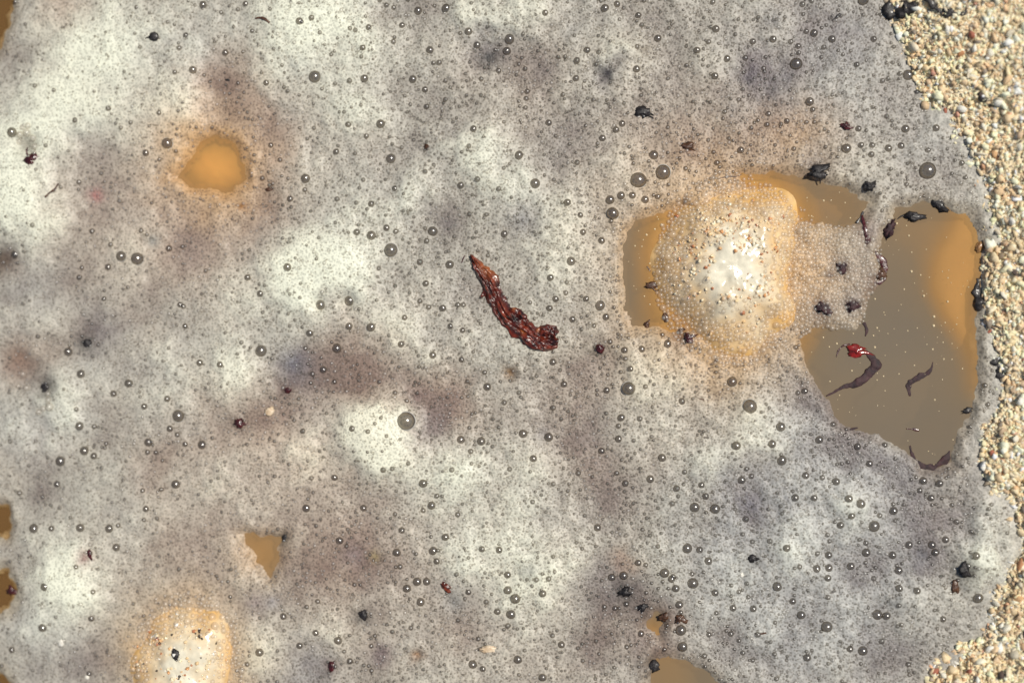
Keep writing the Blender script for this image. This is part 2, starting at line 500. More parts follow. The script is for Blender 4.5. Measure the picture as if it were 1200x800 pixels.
wx = FX + 34 * (fbm(FX, FY, 40, 4, 3) - .5) + 12 * (fbm(FX, FY, 12, 3, 9) - .5)
wy = FY + 34 * (fbm(FX, FY, 40, 4, 5) - .5) + 12 * (fbm(FX, FY, 12, 3, 13) - .5)
inframe = sstep(-60, 0, FX) * sstep(-60, 0, FY) * sstep(860, 800, FY)
thick = 0.40 - .06 * sstep(620, 900, FX) + 0.9 * gsum([(a, b, c, d if d > 0 else d * .85) for a, b, c, d in BLOBS], wx, wy)
thick += (0.55 * (fbm(FX, FY, 56, 5, 21, .58) - .5)) + 0.24 * (fbm(FX, FY, 11, 3, 33, .65) - .5) + (1 - inframe) * 0.7 * (fbm(FX, FY, 110, 3, 41) - .5)
thick = np.clip(thick, 0.0, 1.0)
warm = np.clip(gsum(WARM, wx, wy) + 0.5 * (fbm(FX, FY, 70, 4, 51) - .5), 0, 1.3)
ochre = np.clip(gsum([(a, b, c, d * 1.15) for a, b, c, d in OCHRE], wx, wy), 0, 1)
blue = np.clip(gsum(BLUE, wx, wy) + 0.7 * (fbm(FX, FY, 60, 4, 61) - .5), 0, 1)

hole = np.full(FX.shape, 1e9)
for P in HOLES:
    hole = np.minimum(hole, poly_sd(FX, FY, P))
hole += 11 * (fbm(FX, FY, 15, 4, 71, .65) - .5) + 5 * (fbm(FX, FY, 6, 2, 73) - .5)
edge = sstep(-2.0, 13.0, hole)


def mixc(a, b, t):
    t = t[..., None]
    return a * (1 - t) + b * t


C_THIN, C_MID, C_THICK = (np.array(lin(*c)) for c in ((124, 115, 108), (179, 175, 162), (223, 224, 204)))
FC = np.where((thick < .5)[..., None], mixc(C_THIN, C_MID, np.clip(thick * 2, 0, 1)), mixc(C_MID, C_THICK, np.clip(thick * 2 - 1, 0, 1)))
thin = 1 - thick
FC = FC * mixc(np.ones(3), np.array((1.05, .88, .80)), np.clip(warm * (0.45 + 0.9 * thin), 0, 1))
FC = FC * mixc(np.ones(3), np.array((.91, .96, 1.07)), np.clip(blue * (0.3 + thin), 0, 1))
FC = mixc(FC, np.array(lin(205, 160, 98)) * np.clip(0.75 + .5 * thick, 0, 1.2)[..., None], np.clip(ochre * .85, 0, .88))
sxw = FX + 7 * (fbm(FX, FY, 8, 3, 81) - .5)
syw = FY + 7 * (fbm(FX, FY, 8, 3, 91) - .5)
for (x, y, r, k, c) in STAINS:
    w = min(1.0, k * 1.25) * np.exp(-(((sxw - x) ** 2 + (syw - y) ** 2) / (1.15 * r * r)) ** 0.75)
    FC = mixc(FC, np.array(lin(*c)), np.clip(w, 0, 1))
# thin wet rim of the foam lets the brown water through
rimt = np.clip(1 - sstep(0, 20, hole), 0, 1) * .55
FC = mixc(FC, FC * np.array((.95, .82, .66)), rimt)
wide = sstep(930, 1000, FX) * sstep(1150, 1095, FX) * sstep(300, 400, FY)
fringe = np.array(lin(214, 160, 88)) * (1 - wide[..., None]) + np.array(lin(146, 132, 110)) * wide[..., None]
lft = sstep(45, 30, FX)
near3 = np.exp(-((FX - 250) ** 2 + (FY - 196) ** 2) / 80 ** 2)
fringe = mixc(fringe, np.array(lin(244, 196, 118)), np.clip(near3 * 1.5, 0, 1))
fringe = mixc(fringe, np.array(lin(96, 66, 44)), lft)
low = sstep(700, 715, FY) * sstep(600, 700, FX)
fringe = mixc(fringe, np.array(lin(168, 126, 72)), low)
FC = mixc(FC, fringe, sstep(3, -15, hole))
FC = np.clip(FC, 0.005, 0.9)

FH = (1.1 + 2.8 * sstep(.1, 1.0, thick) + 0.9 * (fbm(FX, FY, 26, 4, 101) - .5) + .15 * (fbm(FX, FY, 6, 2, 111) - .5)) * MM
for (x, y, r, hgt) in ((445, 506, 46, 2.2), (385, 305, 56, 1.2), (30, 230, 60, 1.6), (80, 680, 44, 1.2)):
    FH += hgt * MM * np.exp(-((FX - x) ** 2 + (FY - y) ** 2) / (r * r))
for (x, y, r, dep) in ((410, 353, 10, 2.2), (376, 357, 9, 2.0), (36, 172, 14, 2.2), (20, 430, 20, 1.6), (55, 455, 12, 2.2), (4, 308, 10, 2.0), (598, 437, 6, 1.6), (490, 765, 5, 1.4)):
    FH -= dep * MM * np.exp(-((FX - x) ** 2 + (FY - y) ** 2) / (r * r))
FH = np.maximum(FH, 0.5 * MM)
FH = FH * edge + np.minimum(hole, 0) * 0.3 * MM - 0.12 * MM * (1 - edge)
FP = at(FX, FY, 0.0)
FP[..., 2] = FH
ny, nx = FX.shape
fq = grid_quads(nx, ny)
fq = fq[(hole.ravel()[fq] > -2.5).any(1)]      # nothing floats in the open gaps
foam_me = mesh_np('foam', FP.reshape(-1, 3), quads=fq, cols=FC.reshape(-1, 3))


def samp(A, x, y):
    u = np.clip((np.asarray(x) - fx[0]) / STEP, 0, nx - 1.001)
    v = np.clip((np.asarray(y) - fy[0]) / STEP, 0, ny - 1.001)
    i, j = u.astype(int), v.astype(int)
    a, b = u - i, v - j
    return A[j, i] * (1 - a) * (1 - b) + A[j, i + 1] * a * (1 - b) + A[j + 1, i] * (1 - a) * b + A[j + 1, i + 1] * a * b


def place(x, y, dz=0.0):
    """point on the foam or water surface under photo pixel (x, y)"""
    z = max(float(samp(FH, x, y)), 0.0)
    p = at(x, y, z)
    return Vector((p[0], p[1], z + dz))


# ------------------------------------------------------------------ the setting: ground, bed, water, sand bank
def sheet_ring(name, mat, inner, outer, z, kind):
    (x0, y0, x1, y1) = inner
    bm = bmesh.new()
    a = [bm.verts.new(v) for v in ((x0, y0, z), (x1, y0, z), (x1, y1, z), (x0, y1, z))]
    o = outer
    b = [bm.verts.new(v) for v in ((-o, -o, z), (o, -o, z), (o, o, z), (-o, o, z))]
    for i in range(4):
        j = (i + 1) % 4
        bm.faces.new((b[i], b[j], a[j], a[i]))
    me = bpy.data.meshes.new(name)
    bm.to_mesh(me)
    bm.free()
    return tag(obj(name, me, mat), kind=kind)


cTL, cBR = at(-240, -200), at(1500, 1000)
X0, X1 = cTL[0], cBR[0]
Y0, Y1 = cBR[1] * 1.0, cTL[1] * 1.0
X0 = float(min(at(-240, -200)[0], at(-240, 1000)[0])) + .02
X1 = float(at(1460, 400)[0])
Y0, Y1 = float(at(600, 990)[1]), float(at(600, -190)[1])
ground = sheet_ring('ground', M['sand'], (X0, Y0, X1, Y1), 60.0, 0.0145, 'structure')
tag(ground, 'coarse pale sand spreading away round the foamy pool', 'ground')

# bed of the pool
bxx = np.linspace(X0 - .03, X1 + .03, 160)
byy = np.linspace(Y0 - .03, Y1 + .03, 120)
BX, BY = np.meshgrid(bxx, byy)
BZ = -0.024 + 0.008 * (fbm(BX * 1000, BY * 1000, 60, 4, 5) - .5)
# the bed climbs to an ochre shelf beside the bank
shelf = np.exp(-((BX - at(1138 + 10 * 0, 380)[0] + .004 * np.sin(BY * 140)) ** 2) / (0.010 ** 2))
BZ += 0.0205 * shelf * sstep(at(0, 500)[1], at(0, 440)[1], BY)
shelf2 = np.exp(-((BX - at(975, 235)[0]) ** 2 + (BY - at(975, 235)[1]) ** 2) / (0.018 ** 2))
BZ += 0.016 * shelf2
shelf3 = np.exp(-((BX - at(760, 320)[0]) ** 2 + (BY - at(760, 320)[1]) ** 2) / (0.02 ** 2))
BZ += 0.016 * shelf3
shelf4 = np.exp(-((BX - at(1095, 285)[0]) ** 2 / .015 ** 2 + (BY - at(1095, 285)[1]) ** 2 / .019 ** 2))
BZ += 0.015 * shelf4
BZ += 0.017 * np.exp(-((BX - at(795, 800)[0]) ** 2 + (BY - at(795, 800)[1]) ** 2) / (0.02 ** 2))
BZ += 0.014 * np.exp(-((BX - at(765, 735)[0]) ** 2 + (BY - at(765, 735)[1]) ** 2) / (0.008 ** 2))
BZ += 0.021 * sstep(at(70, 0)[0], at(20, 0)[0], BX)
BZ += 0.020 * np.exp(-((BX - at(300, 645)[0]) ** 2 + (BY - at(300, 645)[1]) ** 2) / (0.02 ** 2))
BZ = np.minimum(BZ, -0.0012 - .0012 * fbm(BX * 1000, BY * 1000, 6, 3, 25))
d_out = np.minimum(np.minimum(BX - X0, X1 - BX), np.minimum(BY - Y0, Y1 - BY))
BZ = np.where(d_out < 0.012, np.maximum(BZ, -0.024 + 0.042 * sstep(.012, -.012, d_out)), BZ)
och = np.clip(shelf * 1.1 + shelf2 * .8 + shelf3 + shelf4 * .45 + .25 * (fbm(BX * 1000, BY * 1000, 25, 3, 15) - .5), 0, 1)
g300 = np.exp(-((BX - at(300, 645)[0]) ** 2 + (BY - at(300, 645)[1]) ** 2) / (0.03 ** 2))
och = np.maximum(och, np.where(BX < at(700, 400)[0], .75, 0))
dark = sstep(at(60, 0)[0], at(15, 0)[0], BX)
BC = np.array(lin(128, 122, 110))[None, None] * (1 - och[..., None]) + np.array(lin(208, 162, 104))[None, None] * och[..., None]
BC = BC * (1 - dark[..., None]) + np.array(lin(70, 46, 32))[None, None] * dark[..., None]
bed = obj('pool_bed', mesh_np('pool_bed', np.stack([BX, BY, BZ], -1).reshape(-1, 3), quads=grid_quads(160, 120), cols=BC.reshape(-1, 3)), M['bed'])
tag(bed, 'ochre silt bed of the pool under murky water', 'pool bed', kind='structure')

# water surface
wxx = np.linspace(X0 - .01, X1 + .01, 200)
wyy = np.linspace(Y0 - .01, Y1 + .01, 150)
WX, WY = np.meshgrid(wxx, wyy)
WZ = 0.00025 * (fbm(WX * 1000, WY * 1000, 30, 2, 8) - .5)
def bed_at(X, Y):
    u = np.clip((X - bxx[0]) / (bxx[1] - bxx[0]), 0, 158.99)
    v = np.clip((Y - byy[0]) / (byy[1] - byy[0]), 0, 118.99)
    i, j = u.astype(int), v.astype(int)
    a, b = u - i, v - j
    return BZ[j, i] * (1 - a) * (1 - b) + BZ[j, i + 1] * a * (1 - b) + BZ[j + 1, i] * (1 - a) * b + BZ[j + 1, i + 1] * a * b


# murk: the deeper the water, the less of the bed comes through
depth = np.maximum(-bed_at(WX, WY), 0)
for (sx_, sy_, rx_, ry_, tp_, dr_) in ((858, 316, 84, 102, 9.0, 8.6), (222, 786, 62, 88, 7.5, 6.8), (250, 196, 46, 38, -.5, 5.0)):
    c_ = at(sx_, sy_)
    d_ = np.sqrt(((WX - c_[0]) / (rx_ * SU)) ** 2 + ((WY - c_[1]) / (ry_ * SU)) ** 2)
    depth = np.minimum(depth, np.maximum(-(tp_ - dr_ * d_ ** 2.1) * MM, 0))
clear = np.clip(.16 + .36 * np.exp(-depth / 0.009) + .10 * (fbm(WX * 1000, WY * 1000, 24, 3, 19) - .5), .12, .85)
clear = np.maximum(clear, .85 * sstep(at(60, 0)[0], at(25, 0)[0], WX))      # only a film over the dark rock there
water = obj('water', mesh_np('water', np.stack([WX, WY, WZ], -1).reshape(-1, 3), quads=grid_quads(200, 150), cols=np.repeat(clear.reshape(-1, 1), 3, 1)), M['water'])
tag(water, 'murky ochre brown water showing in the gaps of the foam', 'water', kind='structure')

# sand bank, cemented coarse sand that rises to the right of the pool
BSTEP = 3.0
sx = np.arange(980, 1500 + .1, BSTEP)
sy = np.arange(-240, 1040 + .1, BSTEP)
SX, SY = np.meshgrid(sx, sy)


def bank_h(X, Y):
    s = -poly_sd(X, Y, BANK)                 # positive inside the bank
    s = s + 13 * (fbm(X, Y, 22, 4, 201) - .5) + 7 * (fbm(X, Y, 7, 2, 205) - .5)
    h = np.where(s > 0, .5 * (1 - np.exp(-s / 7.0)) + 13.0 * (1 - np.exp(-s / 120.0)), s * 7.0)
    h = np.maximum(h, -26)
    h = h + np.where(s > -4, 3.2 * (fbm(X, Y, 34, 4, 211) - .5) * sstep(0, 30, s), 0)
    return h * MM, s


SH, SS = bank_h(SX, SY)
SPt = at(SX, SY, np.maximum(SH, 0))
SPt[..., 2] = SH
bank = obj('sand_bank', mesh_np('sand_bank', SPt.reshape(-1, 3), quads=grid_quads(len(sx), len(sy))), M['sand'])
tag(bank, 'sunlit bank of coarse cream sand along the edge of the pool', 'sand bank', kind='structure')

foam = obj('foam', foam_me, M['foam'])
tag(foam, 'cream and mauve grey foam spread across the pool', 'foam', kind='stuff')

# ------------------------------------------------------------------ grains of the sand bank
def ico_template(sub, seed=0, rough=0.0):
    bm = bmesh.new()
    bmesh.ops.create_icosphere(bm, subdivisions=sub, radius=1.0)
    V = np.array([v.co[:] for v in bm.verts])
    F = np.array([[v.index for v in f.verts] for f in bm.faces])
    bm.free()
    return V, F


def angular(V, seed, cuts=7):
    """chip flats off a ball so that it reads as a grain"""
    r = np.random.default_rng(seed)
    V = V.copy()
    for _ in range(cuts):
        n = r.normal(size=3)
        n /= np.linalg.norm(n)
        d = r.uniform(.32, .8)
        over = np.maximum(V @ n - d, 0)
        V -= over[:, None] * n
    return V


def rand_rot(n, r):
    q = r.normal(size=(n, 4))
    q /= np.linalg.norm(q, axis=1)[:, None]
    w, x, y, z = q.T
    return np.stack([np.stack([1 - 2 * (y * y + z * z), 2 * (x * y - z * w), 2 * (x * z + y * w)], -1),
                     np.stack([2 * (x * y + z * w), 1 - 2 * (x * x + z * z), 2 * (y * z - x * w)], -1),
                     np.stack([2 * (x * z - y * w), 2 * (y * z + x * w), 1 - 2 * (x * x + y * y)], -1)], 1)


def scatter_mesh(name, cen, rad, cols, templates, r, squash=(.6, 1.0)):
    allV, allF, allC, off = [], [], [], 0
    n = len(cen)
    which = r.integers(0, len(templates), n)
    Rm = rand_rot(n, r)
    sc = r.uniform(squash[0], squash[1], (n, 3)) * rad[:, None]
    for k, (V, F) in enumerate(templates):
        m = np.where(which == k)[0]
        if len(m) == 0:
            continue
        P = V[None] * sc[m][:, None, :]
        P = np.einsum('nij,nvj->nvi', Rm[m], P) + cen[m][:, None, :]
        allV.append(P.reshape(-1, 3))
        allF.append((F[None] + (np.arange(len(m)) * len(V))[:, None, None]).reshape(-1, 3) + off)
        allC.append(np.repeat(cols[m], len(V), 0))
        off += len(m) * len(V)
    return mesh_np(name, np.concatenate(allV), tris=np.concatenate(allF), cols=np.concatenate(allC), smooth=False)


ICO1, ICO2 = ico_template(1), ico_template(2)


def shard(seed, n):
    """angular chip: hull of a few points"""
    r = np.random.default_rng(seed)
    p = r.normal(size=(n, 3))
    p /= np.linalg.norm(p, axis=1)[:, None]
    p *= r.uniform(.7, 1.1, (n, 1))
    bm = bmesh.new()
    for q in p:
        bm.verts.new(q)
    res = bmesh.ops.convex_hull(bm, input=bm.verts[:])
    bmesh.ops.delete(bm, geom=[v for v in bm.verts if not v.link_faces], context='VERTS')
    bmesh.ops.triangulate(bm, faces=bm.faces[:])
    bm.verts.index_update()
    V = np.array([v.co[:] for v in bm.verts])
    F = np.array([[v.index for v in f.verts] for f in bm.faces])
    bm.free()
    return V, F


GR1 = [shard(300 + k, 10 + k % 5) for k in range(20)]
GR2 = [shard(400 + k, 22) for k in range(8)]
PAL = np.array([lin(*c) for c in ((240, 226, 192), (232, 214, 174), (224, 200, 156), (212, 184, 140), (245, 238, 216), (200, 168, 126), (234, 202, 160), (222, 178, 130),
                                  (184, 154, 120), (206, 148, 106), (180, 112, 90), (150, 132, 110), (96, 82, 74), (214, 204, 180), (250, 246, 232))])
PW = np.array((20, 18, 15, 10, 10, 7, 8, 4, 6, 1.6, .9, 4, 2.2, 9, 5.0))
PW /= PW.sum()
NG = 31000
gx = rng.uniform(1000, 1290, NG * 4)
gy = rng.uniform(-60, 860, NG * 4)
gh, gs = bank_h(gx, gy)
ok = np.where(gs > rng.uniform(-1, 4, len(gs)))[0][:NG]
gx, gy, gh, gs = gx[ok], gy[ok], gh[ok], gs[ok]
gr = np.clip(rng.lognormal(math.log(2.55), .5, len(gx)), 1.4, 8.0) * SU
gp = at(gx, gy, np.maximum(gh, 0))
gp[:, 2] = gh + gr * rng.uniform(-.45, .3, len(gx))
gcol = (PAL[rng.choice(len(PAL), len(gx), p=PW)] * .8 + .2 * np.array(lin(250, 240, 215))) * 1.12 * rng.uniform(.78, 1.15, (len(gx), 1))
gcol = gcol * np.array((1.0, .975, .95)) * (.84 + .42 * fbm(gx, gy, 30, 4, 305))[:, None]
grains = obj('sand_grains', scatter_mesh('sand_grains', gp, gr, np.clip(gcol, 0, .88), GR1, rng, (.35, 1.15)), M['grain'])
tag(grains, 'loose coarse cream and tan sand grains covering the bank', 'sand grains', kind='stuff')

# larger grains picked out one by one
BIG = [(1138, 42, 9, 10), (1125, 63, 8, 9), (1141, 58, 9, 14), (1161, 62, 8, 4), (1150, 112, 9, 12), (1169, 121, 9, 14), (1126, 128, 8, 14), (1107, 130, 7, 10), (1092, 62, 8, 13), (1121, 80, 6, 12),
       (1139, 92, 9, 4), (1078, 78, 8, 4), (1160, 80, 8, 6), (1183, 40, 9, 13), (1193, 172, 9, 4), (1165, 180, 8, 7), (1158, 388, 7, 10), (1172, 300, 8, 11), (1185, 260, 9, 14), (1176, 345, 8, 4), (1190, 320, 8, 12),
       (1187, 410, 9, 4), (1195, 470, 9, 14), (1162, 530, 8, 10), (1176, 552, 8, 9), (1152, 548, 8, 14), (1190, 515, 9, 4), (1195, 660, 10, 9), (1192, 700, 9, 7), (1178, 735, 9, 4), (1160, 760, 9, 14), (1172, 790, 7, 12), (1135, 785, 8, 10), (1105, 790, 9, 4), (1120, 775, 8, 14),
       (1095, 785, 8, 10), (1188, 765, 10, 13), (1150, 735, 8, 6), (1166, 705, 8, 4), (1110, 36, 9, 14), (1070, 55, 8, 7), (1180, 95, 10, 6), (1152, 150, 8, 4), (1188, 140, 9, 0), (1170, 225, 9, 6), (1192, 220, 9, 14)]
pm = [None] * len(PAL)
for k, (x, y, r, c) in enumerate(BIG):
    if pm[c] is None:
        V, F = GR2[c % 8]
        pm[c] = mesh_np('pebble', V, tris=F, cols=np.repeat(PAL[c][None], len(V), 0), smooth=False)
    h, s = bank_h(np.array([float(x)]), np.array([float(y)]))
    p = at(x, y, max(float(h[0]), 0))
    o = obj('pebble', pm[c], M['grain'], bank, (p[0], p[1], float(h[0]) + .25 * r * SU))
    o.scale = [r * .68 * SU * random.uniform(.5, 1.25) for _ in range(3)]
    o.rotation_euler = [random.uniform(0, 6.28) for _ in range(3)]

# ------------------------------------------------------------------ stones standing up through the foam
def stone_z(spec, X, Y, top, drop):
    cx, cy, rx, ry = spec
    dx, dy = (X - cx) / rx, (Y - cy) / ry
    ang = np.arctan2(dy, dx)
    d = np.sqrt(dx * dx + dy * dy)
    d = d * (1 + .08 * np.sin(3 * ang + 1) + .05 * np.sin(5 * ang + 2) + .03 * np.sin(9 * ang))
    lum = 3.8 * (fbm(X, Y, 44, 3, 505) - .5) + 1.5 * (fbm(X, Y, 18, 2, 507) - .5)
    return top - drop * np.abs(d) ** 2.1 + lum * sstep(1.5, .5, d) * (drop / 8.6), d


def make_stone(label, spec, top, drop, seed, crown, flank, mat='stone'):
    """rounded stone: an uneven closed dome whose foot stands in the silt"""
    cx, cy, rx, ry = spec
    nr, na = 46, 96
    V, C = [], []
    base = at(cx, cy, 0.0)
    for i in range(nr + 1):
        for j in range(na):
            a = 2 * math.pi * j / na
            f = (i / nr) * 1.55
            V.append((cx + math.cos(a) * f * rx, cy + math.sin(a) * f * ry))
    V = np.array(V)
    z, d = stone_z(spec, V[:, 0], V[:, 1], top, drop)
    z = z + (.5 * (fbm(V[:, 0], V[:, 1], 6, 3, seed + 4) - .5)) * sstep(1.5, .4, d)
    z = np.maximum(z, -27) * MM
    P = at(V[:, 0], V[:, 1], 0.0)
    P[:, 2] = z
    w = np.clip(d * 1.25 + .9 * (fbm(V[:, 0], V[:, 1], 18, 4, seed + 9) - .5) - .28, 0, 1)
    C = np.array(crown)[None] * (1 - w[:, None]) + np.array(flank)[None] * w[:, None]
    q = []
    for i in range(nr):
        for j in range(na):
            k = (j + 1) % na
            q.append((i * na + j, i * na + k, (i + 1) * na + k, (i + 1) * na + j))
    P -= np.array((base[0], base[1], 0.0))
    root = obj('stone', None, None, None, (base[0], base[1], 0.0))
    obj('body', mesh_np('stone_body', P, quads=np.array(q)[:, ::-1], cols=C), M[mat], root)
    tag(root, label, 'stone')
    return root, base


CREAM, OCH = lin(236, 228, 204), lin(224, 178, 108)
st1, b1 = make_stone('large pale stone rising through the foam beside the open brown water', STONE1, 9.0, 8.6, 500, CREAM, OCH)
st2, b2 = make_stone('smaller pale grit-crusted stone ringed by ochre foam, with a black seed on it', STONE2, 7.5, 6.8, 520, CREAM, OCH)
st3, b3 = make_stone('smooth ochre stone just under the water in a small foam gap', (250, 196, 46, 38), -0.5, 5.0, 540, lin(244, 192, 112), lin(232, 176, 98), 'matte')


def granules(parent, base, spec, top, drop, pts, seed, cols):
    r = np.random.default_rng(seed)
    pts = np.array(pts)
    z, d = stone_z(spec, pts[:, 0], pts[:, 1], top, drop)
    rad = pts[:, 2] * SU
    cen = at(pts[:, 0], pts[:, 1], 0.0)
    cen[:, 2] = z * MM + rad * .3
    cen -= np.array((base[0], base[1], 0.0))
    cc = np.array([lin(*c) for c in cols])[r.integers(0, len(cols), len(pts))]
    o = obj('granules', scatter_mesh('granules', cen, rad, cc, GR1, r, (.65, 1.0)), M['speck'], parent)
    return tag(o, 'small orange and cream grit stuck to the stone', kind='stuff')


r1 = np.random.default_rng(77)
pts = []
for (x, y, r, n) in ((845, 262, 26, 40), (835, 275, 18, 24), (812, 290, 14, 16), (870, 270, 24, 30), (900, 262, 16, 12), (808, 320, 14, 14), (885, 345, 14, 18), (895, 330, 10, 10), (850, 350, 10, 6), (862, 325, 12, 5), (830, 305, 14, 10), (872, 290, 12, 14), (900, 300, 12, 10), (820, 340, 14, 8), (840, 235, 22, 12), (870, 375, 20, 10)):
    for _ in range(int(n * 1.6)):
        pts.append((x + r1.normal() * r * .75, y + r1.normal() * r * .5, float(np.clip(r1.lognormal(math.log(2.0), .4), 1.0, 3.3))))
ORC = [(250, 240, 212), (248, 232, 196), (240, 204, 152), (246, 218, 170), (226, 164, 106), (248, 230, 194), (190, 120, 78), (236, 184, 126), (250, 240, 212), (246, 224, 180)]
granules(st1, b1, STONE1, 9.0, 8.6, pts, 5, ORC)
pts = []
for (x, y, r, n) in ((205, 745, 22, 40), (235, 735, 16, 20), (190, 745, 10, 14), (240, 780, 18, 24), (172, 775, 8, 10), (225, 790, 16, 14), (255, 765, 10, 12), (200, 770, 20, 10)):
    for _ in range(int(n * 1.6)):
        pts.append((x + r1.normal() * r * .75, y + r1.normal() * r * .5, float(np.clip(r1.lognormal(math.log(1.8), .4), 1.0, 3.6))))
granules(st2, b2, STONE2, 7.5, 6.8, pts, 6, ORC + [(60, 48, 40), (250, 246, 236), (250, 246, 236)])

# froth of clear bubbles creeping up the stones
DOME6 = None


def dome_template(seg, rings):
    V = [(0, 0, 1.0)]
    for i in range(1, rings + 1):
        t = math.pi / 2 * i / rings
        for j in range(seg):
            a = 2 * math.pi * (j + .5 * (i % 2)) / seg
            V.append((math.sin(t) * math.cos(a), math.sin(t) * math.sin(a), math.cos(t)))
    T, Q = [], []
    for j in range(seg):
        T.append((0, 1 + j, 1 + (j + 1) % seg))
    for i in range(1, rings):
        a, b = 1 + (i - 1) * seg, 1 + i * seg
        for j in range(seg):
            k = (j + 1) % seg
            if i % 2:      # ring i is shifted half a step, ring i+1 is not
                T.append((a + j, b + j, b + k))
                T.append((a + j, b + k, a + k))
            else:
                T.append((a + j, b + j, a + k))
                T.append((a + k, b + j, b + k))
    return np.array(V), np.array(T)


def domes(name, cen, rad, seg, rings, squash=None):
    V, T = dome_template(seg, rings)
    n = len(cen)
    s = np.ones((n, 3)) if squash is None else squash
    P = V[None] * (rad[:, None] * s)[:, None, :] + cen[:, None, :]
    F = (T[None] + (np.arange(n) * len(V))[:, None, None]).reshape(-1, 3)
    return P.reshape(-1, 3), F


def join(parts):
    Vs, Fs, off = [], [], 0
    for V, F in parts:
        Vs.append(V)
        Fs.append(F + off)
        off += len(V)
    return np.concatenate(Vs), np.concatenate(Fs)


class Packer:
    """keeps circles apart on a half-pixel raster"""

    def __init__(self, x0, y0, x1, y1):
        self.x0, self.y0 = x0, y0
        self.a = np.zeros((int((y1 - y0) * 2) + 1, int((x1 - x0) * 2) + 1), bool)

    def put(self, x, y, r, gap=1.0):
        j, i = int((y - self.y0) * 2), int((x - self.x0) * 2)
        k = max(1, int(r * 2 * gap * .72))
        if j - k < 0 or i - k < 0 or j + k >= self.a.shape[0] or i + k >= self.a.shape[1]:
            return False
        s = self.a[j - k:j + k + 1, i - k:i + k + 1]
        if s.any():
            return False
        s[:] = True
        return True


def froth(name, label, spec, top, drop, n, dmin, dmax, seed, weight, extra=None):
    r = np.random.default_rng(seed)
    cx, cy, rx, ry = spec
    pk = Packer(cx - rx * 3, cy - ry * 3, cx + rx * 3, cy + ry * 3)
    out = []
    for size in (4.4, 3.4, 2.7, 2.1, 1.7):
        m = int(n * (.03 if size > 4 else .1 if size > 3 else 1.0 if size > 2 else 1.6))
        for _ in range(m):
            a = r.uniform(0, 2 * math.pi)
            d = r.uniform(dmin, dmax)
            x, y = cx + math.cos(a) * d * rx, cy + math.sin(a) * d * ry
            pat = 1.6 * mnoise.noise(Vector((x / 22, y / 22, seed))) + .8 * mnoise.noise(Vector((x / 9, y / 9, seed)))
            if r.random() > weight(a, d) * min(1.0, max(.06, .75 + pat)):
                continue
            rr = size * r.uniform(.85, 1.15)
            if pk.put(x, y, rr):
                out.append((x, y, rr))
    if extra is not None:
        for (x, y) in extra(r):
            rr = r.choice((3.6, 2.9, 2.4, 2.1, 1.8))
            if pk.put(x, y, rr):
                out.append((x, y, rr))
    A = np.array(out)
    z, d = stone_z(spec, A[:, 0], A[:, 1], top, drop)
    z = np.maximum(z * MM, np.maximum(samp(FH, A[:, 0], A[:, 1]), 0))
    cen = at(A[:, 0], A[:, 1], 0.0)
    cen[:, 2] = z
    V, F = domes(name, cen, A[:, 2] * SU, 8, 3)
    o = obj(name, mesh_np(name, V, tris=F), M['froth'])
    return tag(o, label, 'froth', kind='stuff')


def wt1(a, d):
    lo = .62
    hi = 1.12 + (.16 * max(0, math.cos(a)) if abs(math.sin(a)) < .6 else 0)
    return float(np.clip((d - lo) * 6, 0.03, 1) * np.clip((hi - d) * 8, 0, 1))


def patch_points(r):
    poly = np.array([(925, 262), (1000, 268), (1030, 290), (1032, 325), (1018, 345), (1010, 375), (990, 385), (955, 382), (935, 395), (925, 340)])
    x = r.uniform(915, 1040, 9000)
    y = r.uniform(255, 400, 9000)
    s = poly_sd(x, y, poly)
    return [(a, b) for a, b, c in zip(x, y, s) if c < 2]


froth('froth', 'clear fine bubbles clinging round the large pale stone', STONE1, 9.0, 8.6, 9000, .35, 1.35, 5, wt1, patch_points)
froth('froth', 'clear fine bubbles clinging round the smaller grit-crusted stone', STONE2, 7.5, 6.8, 4500, .5, 1.15, 6,
      lambda a, d: float(np.clip((d - .62) * 4, 0.02, 1) * np.clip((1.12 - d) * 5, 0, 1)))

